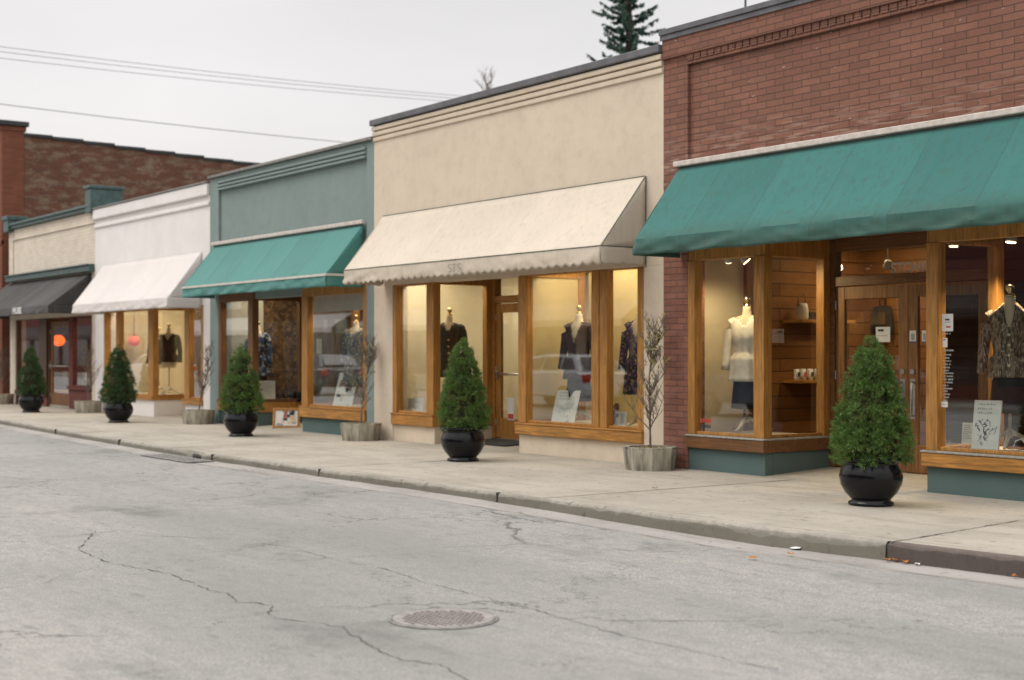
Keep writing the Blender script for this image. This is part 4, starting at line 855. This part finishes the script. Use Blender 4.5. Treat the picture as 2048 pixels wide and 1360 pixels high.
# ------------------------------------------------------------------ boards, signs and goods
def board(u, Y, z0, w, h, label, name='sign_board', cat='sign', rz=0, lean=.18, frame=None, art=None, seed=1, Xp=None, group=None, face=None, th=.015):
    X = Xp if Xp is not None else XA(u, Y)
    t = thing(name, label, cat, (X, Y, z0), group)
    R = Matrix.Translation((X, Y, z0)) @ Matrix.Rotation(rz, 4, 'Z') @ Matrix.Rotation(-lean, 4, 'X'); rnd = random.Random(seed)
    def tr(g): g.v = [tuple(R @ Vector(p)) for p in g.v]; return g
    g = MB(); g.box(-w/2, w/2, 0, th, 0, h); tr(g).build('board', face or M['paper'], t, bevel=.002, seg=1)
    if frame:
        g = MB(); f = .045
        g.box(-w/2-f*.6, w/2+f*.6, -.012, th, -.002, f).box(-w/2-f*.6, w/2+f*.6, -.012, th, h-f, h+.002).box(-w/2-f*.6, -w/2+f*.4, -.011, th-.001, f, h-f).box(w/2-f*.4, w/2+f*.6, -.011, th-.001, f, h-f); tr(g).build('frame', frame, t, bevel=.004, seg=1)
    if art == 'sketch':
        g = MB()
        for r in range(3):
            x = -w*.35
            while x < w*rnd.uniform(.1, .35): c = rnd.uniform(.006, .016); g.box(x, x+c, -.002, -.0005, h*(.9-r*.09), h*(.9-r*.09)+rnd.uniform(.008, .02)); x += c+.008
        tr(g).build('handwriting', M['greyink'], t)
        g = MB()
        for k in range(16):
            x = rnd.uniform(-w*.28, w*.28); z = h*rnd.uniform(.14, .55); pts = [(x, -.002, z)]
            for j in range(5): x += rnd.uniform(-.03, .03); z += rnd.uniform(-.02, .04); x = max(-w*.4, min(w*.4, x)); z = min(z, h*.62); pts.append((x, -.002, z))
            g.tube(pts, rnd.choice((.002, .003, .006)) if seed == 4 else .002, 4)
        tr(g).build('drawing', M['ink' if seed == 4 else 'greyink'], t)
    if art == 'photos':
        for mm, cnt in (('navycloth', 4), ('greyink', 8), ('sticker', 2), ('form', 6)):
            g = MB()
            for k in range(cnt):
                x = rnd.uniform(-w*.42, w*.25); z = h*rnd.uniform(.08, .85); g.box(x, x+rnd.uniform(.04, .09), -.003+cnt*.0002, -.0005, z, z+rnd.uniform(.04, .1))
            tr(g).build('print', M[mm], t)
    if art == 'lines':
        g = MB()
        for r in range(7): g.box(-w*.36, w*rnd.uniform(.1, .36), -.002, -.0005, h*(.86-r*.1), h*(.86-r*.1)+.008)
        tr(g).build('print', M['greyink'], t)
    return t
Zf = .585
board(1969, 11.72, Zf, .27, .48, 'white card with ink drawing leaning by the nearest mannequin', art='sketch', seed=4, lean=.2, rz=.25, th=.025)
board(1934, 12.2, Zf, .14, .22, 'small pale card standing behind the ink drawing card', art='lines', seed=9, lean=.1)
board(1124, 11.74, Zf-.02, .44, .46, 'large white sketch board leaning in the cream shop window', art='sketch', seed=6, lean=.28, rz=.12)
board(1190, 11.75, Zf-.02, .12, .2, 'narrow white card half hidden by the cream shop mullion', art='lines', lean=.2)
board(1226, 11.72, Zf-.02, .16, .27, 'small white card with figure photo beside the mullion', art='photos', seed=3, lean=.12)
board(1243, 11.70, Zf-.02, .15, .20, 'shortest white card in the last cream shop pane', art='lines', lean=.12)
board(535, 12.0, .60, .30, .38, 'white notice card in the teal shop side window', art='lines', rz=1.3, lean=.05)
board(683, 11.75, .60, .50, .60, 'tall board of small photos leaning in the teal shop window', art='photos', seed=8, lean=.3, rz=.2)
board(572, 11.72, .145, .44, .37, 'wood framed picture standing on the pavement at the teal shop', 'framed_picture', 'picture', rz=.95, lean=.22, frame=M['wood'], art='photos', seed=2)
board(166, 11.75, .71, .28, .32, 'white card with red print in the cream brick shop window', art='lines', lean=.1)
board(126, 11.9, .75, .3, .3, 'grey card behind the brown shop door glass', face=M['band'], lean=.1)
board(828, 11.8, Zf, .5, .22, 'low white card in the narrow pane of the cream shop', art='lines', lean=.1)
board(638, 13.0, 1.5, .2, .28, 'white notice hung inside behind the teal shop doors', 'wall_notice', 'notice', art='lines', lean=0)
for i, (u, hh) in enumerate([(556, .14), (566, .19), (578, .16), (589, .2), (598, .17)]):
    Y = 12.45; X = XA(u, Y); t = thing('ankle_boot', 'dark ankle boot in the row on the teal shop display floor', 'boot', (X, Y, .6), 'row of dark boots')
    g = MB(); g.tube([(X, Y, .615), (X, Y, .6+hh)], [.045, .05], 10); g.build('shaft', M['blackcloth'], t, True); g = MB(); g.tube([(X-.02, Y+.02, .632), (X+.06, Y-.05, .625), (X+.12, Y-.1, .618)], [.04, .036, .022], 8); g.build('toe', M['blackcloth'], t, True)
# handbag, black hats, cups on the plank wall shelves
def on_shelf(u, Xp=-12.62):     # where a sight line meets the shelf
    t = (u-1024)/2845; return Xp/((s_*t-c_)/(c_*t+s_))
Y = on_shelf(1604); t = thing('handbag', 'pale cream handbag with round handle on the upper shelf', 'handbag', (-12.62, Y, 1.94))
g = MB(); g.lathe([(0, 0), (.085, .0), (.095, .03), (.09, .14), (.075, .2), (.06, .21), (.0, .205)], (-12.62, Y, 1.94), 20, .75, caps=False); g.build('bag_body', M['whitecloth'], t, True)
g = MB(); g.tube([(-12.62, Y-.06, 2.12), (-12.62, Y-.07, 2.2), (-12.62, Y-.04, 2.26), (-12.62, Y+.03, 2.27), (-12.62, Y+.07, 2.2), (-12.62, Y+.06, 2.12)], .009, 8); g.build('handle', M['dwood'], t, True)
for i, u in enumerate((1618, 1632, 1646)):
    Y = on_shelf(u)
    t = thing('felt_hat', ['black felt hat next to the cream handbag', 'black felt hat in the middle of the upper shelf', 'black felt hat at the end of the upper shelf'][i], 'hat', (-12.62, Y, 1.94), 'black hats on the shelf'); g = MB(); g.lathe([(.12, .0), (.12, .008), (.07, .012), (.068, .07), (.05, .10), (0, .10)], (-12.62, Y, 1.94), 20, caps=True); g.build('crown', M['blackcloth'], t, True); g = MB(); g.lathe([(.071, .014), (.071, .03)], (-12.62, Y, 1.94), 20, caps=False); g.build('band', M['indark'], t)
for i, u in enumerate((1591, 1604, 1618, 1632, 1645)):
    Y = on_shelf(u); t = thing('mug', 'white printed mug in the row on the lower shelf', 'mug', (-12.6, Y, 1.17), 'row of white mugs')
    g = MB(); g.lathe([(0, 0), (.032, 0), (.036, .01), (.036, .14), (.032, .14), (.032, .02), (0, .02)], (-12.6, Y, 1.17), 16, caps=False); g.build('cup', M['paper'], t, True); g = MB(); g.tube([(-12.6, Y+.04, 1.3), (-12.6, Y+.075, 1.28), (-12.6, Y+.075, 1.22), (-12.6, Y+.04, 1.2)], .007, 6); g.build('handle', M['paper'], t); g = MB(); g.box(-12.56, -12.553, Y-.02, Y+.02, 1.21, 1.27); g.build('print', M['redink'] if i % 2 else M['ink'], t)
Y = 14.9; X = XA(1765, Y); t = thing('backpack', 'dark leather backpack hanging on the plank wall behind the door glass', 'backpack', (X, Y, 1.6))
zc = ZA(1765, 668, Y)
g = MB(); g.lathe([(0, 0), (.17, .0), (.19, .05), (.17, .25), (.13, .36), (0, .38)], (X, Y, zc), 24, .5, caps=False); g.build('bag_body', M['blackcloth'], t, True); g = MB(); g.tube([(X-.04, Y, zc+.36), (X-.05, Y, zc+.45), (X, Y, zc+.48), (X+.05, Y, zc+.45), (X+.04, Y, zc+.36)], .01, 6); g.build('strap', M['blackcloth'], t); g = MB(); g.box(X-.12, X+.12, Y-.10, Y-.085, zc+.12, zc+.28); g.build('flap', M['indark'], t, bevel=.01)
g = MB(); g.box(X-.6, X+.8, Y+.12, Y+.2, .2, 3.0); o = g.build('display_partition', M['plank']); tag(o, 'wood plank partition carrying the backpack inside the brick shop', 'partition')
# sandal at the frame's edge
X = XA(2036, 11.85); Y = 11.85; t = thing('sandal', 'orange brown strap sandal at the right edge of the nearest window', 'sandal', (X, Y, Zf)); g = MB(); g.tube([(X-.11, Y, Zf+.02), (X, Y-.01, Zf+.02), (X+.12, Y, Zf+.02)], [.03, .024, .034], 8); g.v = [(a, b, Zf+.022+(c-Zf-.02)*.5) for a, b, c in g.v]; g.build('sole', plain('orange_leather', (.45, .11, .03), .5), t, True); g = MB(); g.tube([(X-.03, Y-.03, Zf+.03), (X-.01, Y-.02, Zf+.09), (X+.04, Y, Zf+.11), (X+.1, Y+.03, Zf+.03)], .008, 6); g.build('strap', M['paper'], t)
X, Y = XA(1000, 12.15), 12.15; g = MB(); g.box(X-.55, X+.55, Y-.3, Y+.28, .182, .196); g.v = [(a, b, c+(b-Y)*.055) for a, b, c in g.v]; o = g.build('door_mat', M['mat'], bevel=.006); tag(o, 'black rubber mat before the cream shop doors', 'door mat')
# lamps
def spotlamp(X, Y, z, label, tx, energy, aim):
    t = thing('spot_lamp', label, 'spot lamp', (X, Y, z), 'spot lamps inside the shops')
    a = Vector(aim).normalized(); p = Vector((X, Y, z))
    g = MB(); g.tube([p-a*.10, p-a*.08, p, p+a*.005], [.02, .045, .055, .055], 14, caps=True); g.build('housing', M['lamp'], t, True)
    g = MB(); g.tube([p+a*.006, p+a*.012], [.05, .046], 14); g.build('bulb', M['bulb'], t)
    g = MB(); g.tube([p-a*.06, p-a*.06+Vector((0, 0, 3.02-z))], .01, 6); g.build('stem', M['lamp'], t)
    ld = bpy.data.lights.new('spot_light', 'SPOT'); ld.energy = energy; ld.color = (1, .74, .42); ld.spot_size = radians(105); ld.spot_blend = .8; ld.shadow_soft_size = .06
    o = bpy.data.objects.new('spot_light', ld); COL.objects.link(o); o.location = p+a*.03; o.rotation_euler = a.to_track_quat('-Z', 'Y').to_euler()
def lamp_uv(u, v, Y, lab, e_, aim): spotlamp(XA(u, Y), Y, ZA(u, v, Y), lab, 0, e_, aim)
lamp_uv(1457, 522, 11.8, 'left one of the pair of white spot lamps over the ivory cardigan', 34, (-.35, .35, -.85)); lamp_uv(1493, 522, 11.85, 'right one of the pair of white spot lamps over the ivory cardigan', 40, (.55, .6, -.9))
lamp_uv(1775, 534, 13.9, 'glowing round spot lamp seen through the door transom', 28, (-.5, .4, -.7)); lamp_uv(2022, 483, 12.3, 'bright spot lamp above the mottled brown shirt', 150, (-.05, -.12, -.9))
lamp_uv(1800, 500, 15.5, 'spot lamp deep inside the brick shop', 60, (-.6, -.2, -.8)) if False else None
def hidden_room_light(x, y, e_, col=(1, .74, .42), size=1.0, z=2.98, rx=0): o = spot(x, y, z, e_, size, col); return o
hidden_room_light(-11.9, 14.2, 11); hidden_room_light(-9, 15.2, 9)
for x, y, e_ in ((-18.9, 12.2, 22), (-18.4, 14.6, 30), (-15.0, 12.0, 15), (-13.9, 12.0, 17)): hidden_room_light(x, y, e_, (1, .84, .60))
for x, y, e_ in ((-25.2, 12.3, 22), (-24.5, 14.2, 24), (-21.2, 12.0, 26)): hidden_room_light(x, y, e_, (1, .8, .58))
for x, y, e_ in ((-31.5, 12.3, 26), (-30, 13.8, 34), (-27, 12.6, 18), (-28, 14.8, 40)): hidden_room_light(x, y, e_, (1, .80, .55))
for x, y, e_ in ((-36, 13.6, 34), (-34, 12.6, 24)): hidden_room_light(x, y, e_, (1, .6, .35))
# lanterns
def ball(u, v, Y, r, name, lab, mat, squash=.92):
    X, z = XA(u, Y), ZA(u, v, Y); t = thing(name, lab, 'lantern', (X, Y, z)); g = MB(); g.lathe([(r*sin(pi*i/16)*(1+.02*(i % 2)), -r*squash*cos(pi*i/16)) for i in range(1, 16)], (X, Y, z), 28); g.build('shade', mat, t, True)
    g = MB(); g.tube([(X, Y, z+r*squash), (X, Y, 3.02)], .006, 5); g.build('cord', M['black'], t)
    g = MB(); g.lathe([(r*.3, 0), (r*.3, .02)], (X, Y, z+r*squash-.01), 12); g.build('rim', M['black'], t)
ball(117, 681, 12.4, .165, 'paper_lantern', 'glowing orange red paper lantern inside the cream brick shop', M['lantern']); ball(268, 682, 12.3, .14, 'paper_lantern', 'pink paper lantern inside the white shop window', M['pink'])
# ------------------------------------------------------------------ litter
rnd = random.Random(21)
LM = leafmat('fallen_leaf', (.45, .16, .04), (.55, .25, .06))
for i, (u, v) in enumerate([(1496, 1081), (1581, 1110), (1775, 1122), (1790, 1123), (1203, 1037), (1240, 1040), (1885, 1129), (1310, 978), (1506, 1118), (2030, 1155), (695, 959), (1810, 1126)]):
    Z = .14 if v < 1000 and u > 1250 else .012; X, Y = GR(u, v, Z); g = MB(); s = rnd.uniform(.022, .04); a0 = rnd.uniform(0, 6)
    pts = []
    for k in range(10):
        a = a0+2*pi*k/10; r_ = s*(1 if k % 2 else .55); pts.append((X+r_*cos(a), Y+r_*sin(a), Z+.012+rnd.uniform(-.006, .012)))
    for k in range(10): g.face([(X, Y, Z+.012), pts[k], pts[(k+1) % 10]])
    o = g.build('fallen_leaf', LM); tag(o, 'dry orange leaf lying near the kerb', 'leaf', 'fallen leaves by the kerb')
for i, (u, v, s) in enumerate([(1592, 1098, .045), (1618, 1098, .02), (1445, 1073, .02), (1680, 1108, .02), (783, 969, .05), (826, 963, .025), (1835, 1130, .02), (632, 948, .02), (46, 860, .06)]):
    X, Y = GR(u, v, .01); g = MB(); a = rnd.uniform(0, 3); c, s2 = cos(a), sin(a)
    g.grid([[(X+(p*c-q*s2)*s, Y+(p*s2+q*c)*s*.7, .016+rnd.uniform(0, .014)) for p in (-1, 0, 1)] for q in (-1, 0, 1)]); o = g.build('paper_scrap', M['paper'], solid=.001); tag(o, 'small white scrap of paper lying in the gutter', 'litter', 'paper scraps in the gutter')
X, Y = GR(1758, 1115, .0); g = MB(); rnd2 = random.Random(4)
for i in range(60):
    q = Vector((X+rnd2.gauss(0, .05), Y+rnd2.gauss(0, .02), .01)); d = Vector((rnd2.uniform(-1, 1), rnd2.uniform(-1, 1), rnd2.uniform(.3, 1.2))).normalized(); e_ = d.orthogonal(); s = rnd2.uniform(.015, .035); g.face([q, q+d*s+e_*s*.3, q+d*s*2, q+d*s-e_*s*.3])
o = g.build('weed', M['leaf']); tag(o, 'small green weed growing at the kerb joint', 'weed')
# ------------------------------------------------------------------ across the street (seen in the shop windows)
def car(X, Y, label, paint, rz=0, kind='wagon'):
    t = thing('parked_car', label, 'car', (X, Y, 0), 'cars parked across the street')
    R = Matrix.Translation((X, Y, 0)) @ Matrix.Rotation(rz, 4, 'Z')
    def tr(g): g.v = [tuple(R @ Vector(p)) for p in g.v]; return g
    low = [(-2.2, .35), (-2.25, .6), (-2.1, .82), (-1.2, .98), (1.9, 1.02), (2.12, .95), (2.2, .6), (2.15, .32)]
    def ext(prof, w0, w1, mid):
        g = MB(); rows = []
        for y, s_c in ((-w0, .9), (-w0*.97, .97), (-mid, 1), (0, 1), (mid, 1), (w0*.97, .97), (w0, .9)): rows.append([(x*(.985 if abs(y) > mid else 1), y, z*s_c+(1-s_c)*.6) for x, z in prof])
        g.grid(rows, close=True); g.cap(rows[0]); g.cap(rows[-1]); return g
    tr(ext(low, .88, .88, .7)).build('body', paint, t, bevel=.03)
    up = [(-1.15, .97), (-.45, 1.40), (.2, 1.47), (1.5, 1.44), (1.95, 1.02)]
    g = MB(); A = [[(x, y*(.80 if z < 1.1 else .62), z) for x, z in up] for y in (-1, 1)]; g.grid(A); g.cap(A[0]); g.cap(A[1]); tr(g).build('roof', paint, t, bevel=.03)
    for sg in (-1, 1):
        for pts in ([(-.95, 1.03), (-.42, 1.33), (.2, 1.40), (.2, 1.04)], [(.28, 1.04), (.28, 1.40), (1.0, 1.40), (1.0, 1.04)], [(1.07, 1.05), (1.07, 1.39), (1.42, 1.36), (1.72, 1.06)]):
            g = MB(); g.face([(x, sg*(.80-(z-1.0)*.42+.012), z) for x, z in pts]); tr(g).build('window', M['carglass'], t, solid=.006)
    g = MB(); g.face([(1.60, -.55, 1.40), (1.60, .55, 1.40), (1.93, .66, 1.08), (1.93, -.66, 1.08)]); g.v = [(a+.03, b, c) for a, b, c in g.v]; tr(g).build('rear_window', M['carglass'], t, solid=.006)
    for sg in (-1, 1):
        g = MB(); g.box(2.0, 2.17, sg*.62, sg*.86, .72, .94); tr(g).build('tail_light', M['tail'], t, bevel=.01)
        for x in (-1.4, 1.3):
            g = MB(); g.tube([(x, sg*.72, .32), (x, sg*.9, .32)], .32, 20); w = tr(g).build('wheel', M['mat'], t, bevel=.02); g = MB(); g.tube([(x, sg*.9, .32), (x, sg*.91, .32)], .2, 16); tr(g).build('rim', M['metal'], w)
    g = MB(); g.box(2.10, 2.24, -.8, .8, .38, .58); tr(g).build('bumper', paint, t, bevel=.03)
M['carglass'] = plain('dark_car_glass', (.02, .025, .03), .08, .1, 3, 0, spec=.7); M['tail'] = plain('red_tail_light', (.65, .02, .015), .2, .1, 3, 0)
car(-31.6, -1.2, 'silver hatchback parked across the street, seen in the cream shop glass', plain('silver_paint', (.74, .75, .75), .25, .04, 3, 0, spec=.6))
car(-46.2, -1.2, 'dark car parked across the street, seen in the teal shop glass', plain('dark_paint', (.03, .035, .045), .2, .04, 3, 0, spec=.6)); car(-61, -1.2, 'white car parked across the street, far down', plain('white_paint', (.75, .75, .74), .25, .04, 3, 0)); car(-23.5, -1.4, 'blue grey car parked across the street, nearest to the brick shop', plain('blue_grey_paint', (.10, .13, .18), .25, .04, 3, 0))
g = MB(); g.grid([[(x, -7.0, .14) for x in (40, -260)], [(x, -30, .14) for x in (40, -260)]]); g.box(-260, 40, -7.0, -6.85, 0, .143); g.build('far_pavement', M['walk'], kind='structure')
for i, (a, b, h, col, lab) in enumerate([(-37, 18, 5.6, 'brick_base', 'maroon brick shop block across the street behind the viewer'), (-58, -37.1, 5.0, 'cream', 'long cream shop block across the street'), (-80, -58.1, 6.2, 'brick_old', 'weathered brick block across the street'), (-240, -80.1, 6.2, 'brick_base', 'maroon block far down across the street')]):
    t = thing('opposite_building', lab, 'shop building', ((a+b)/2, -10, 0), 'shops across the street')
    g = MB(); x = a; k = 0
    g.box(a, b, -20, -10.2, .1, h); g.box(a, b, -10.2, -10, 2.7, h); g.box(a, b, -10.2, -10, .1, .6)
    while x < b-1: g.box(x, x+.5, -10.2, -10, .6, 2.7); x += 3.2
    g.build('wall', M[col], t); g = MB(); g.box(a-.05, b+.05, -10.3, -9.9, h, h+.12); g.build('coping', M['coping'], t)
    g = MB(); g.box(a+.1, b-.1, -10.12, -10.1, .6, 2.7); g.build('window', M['carglass'], t)
    g = MB(); g.face([(a+1, -10, 3.4), (b-1, -10, 3.4), (b-1, -8.9, 2.7), (a+1, -8.9, 2.7)]); g.face([(a+1, -8.9, 2.7), (b-1, -8.9, 2.7), (b-1, -8.9, 2.45), (a+1, -8.9, 2.45)]); g.build('awning', [M['fdark'], M['fcream'], M['fwhite'], M['fdark']][i], t, solid=.01)
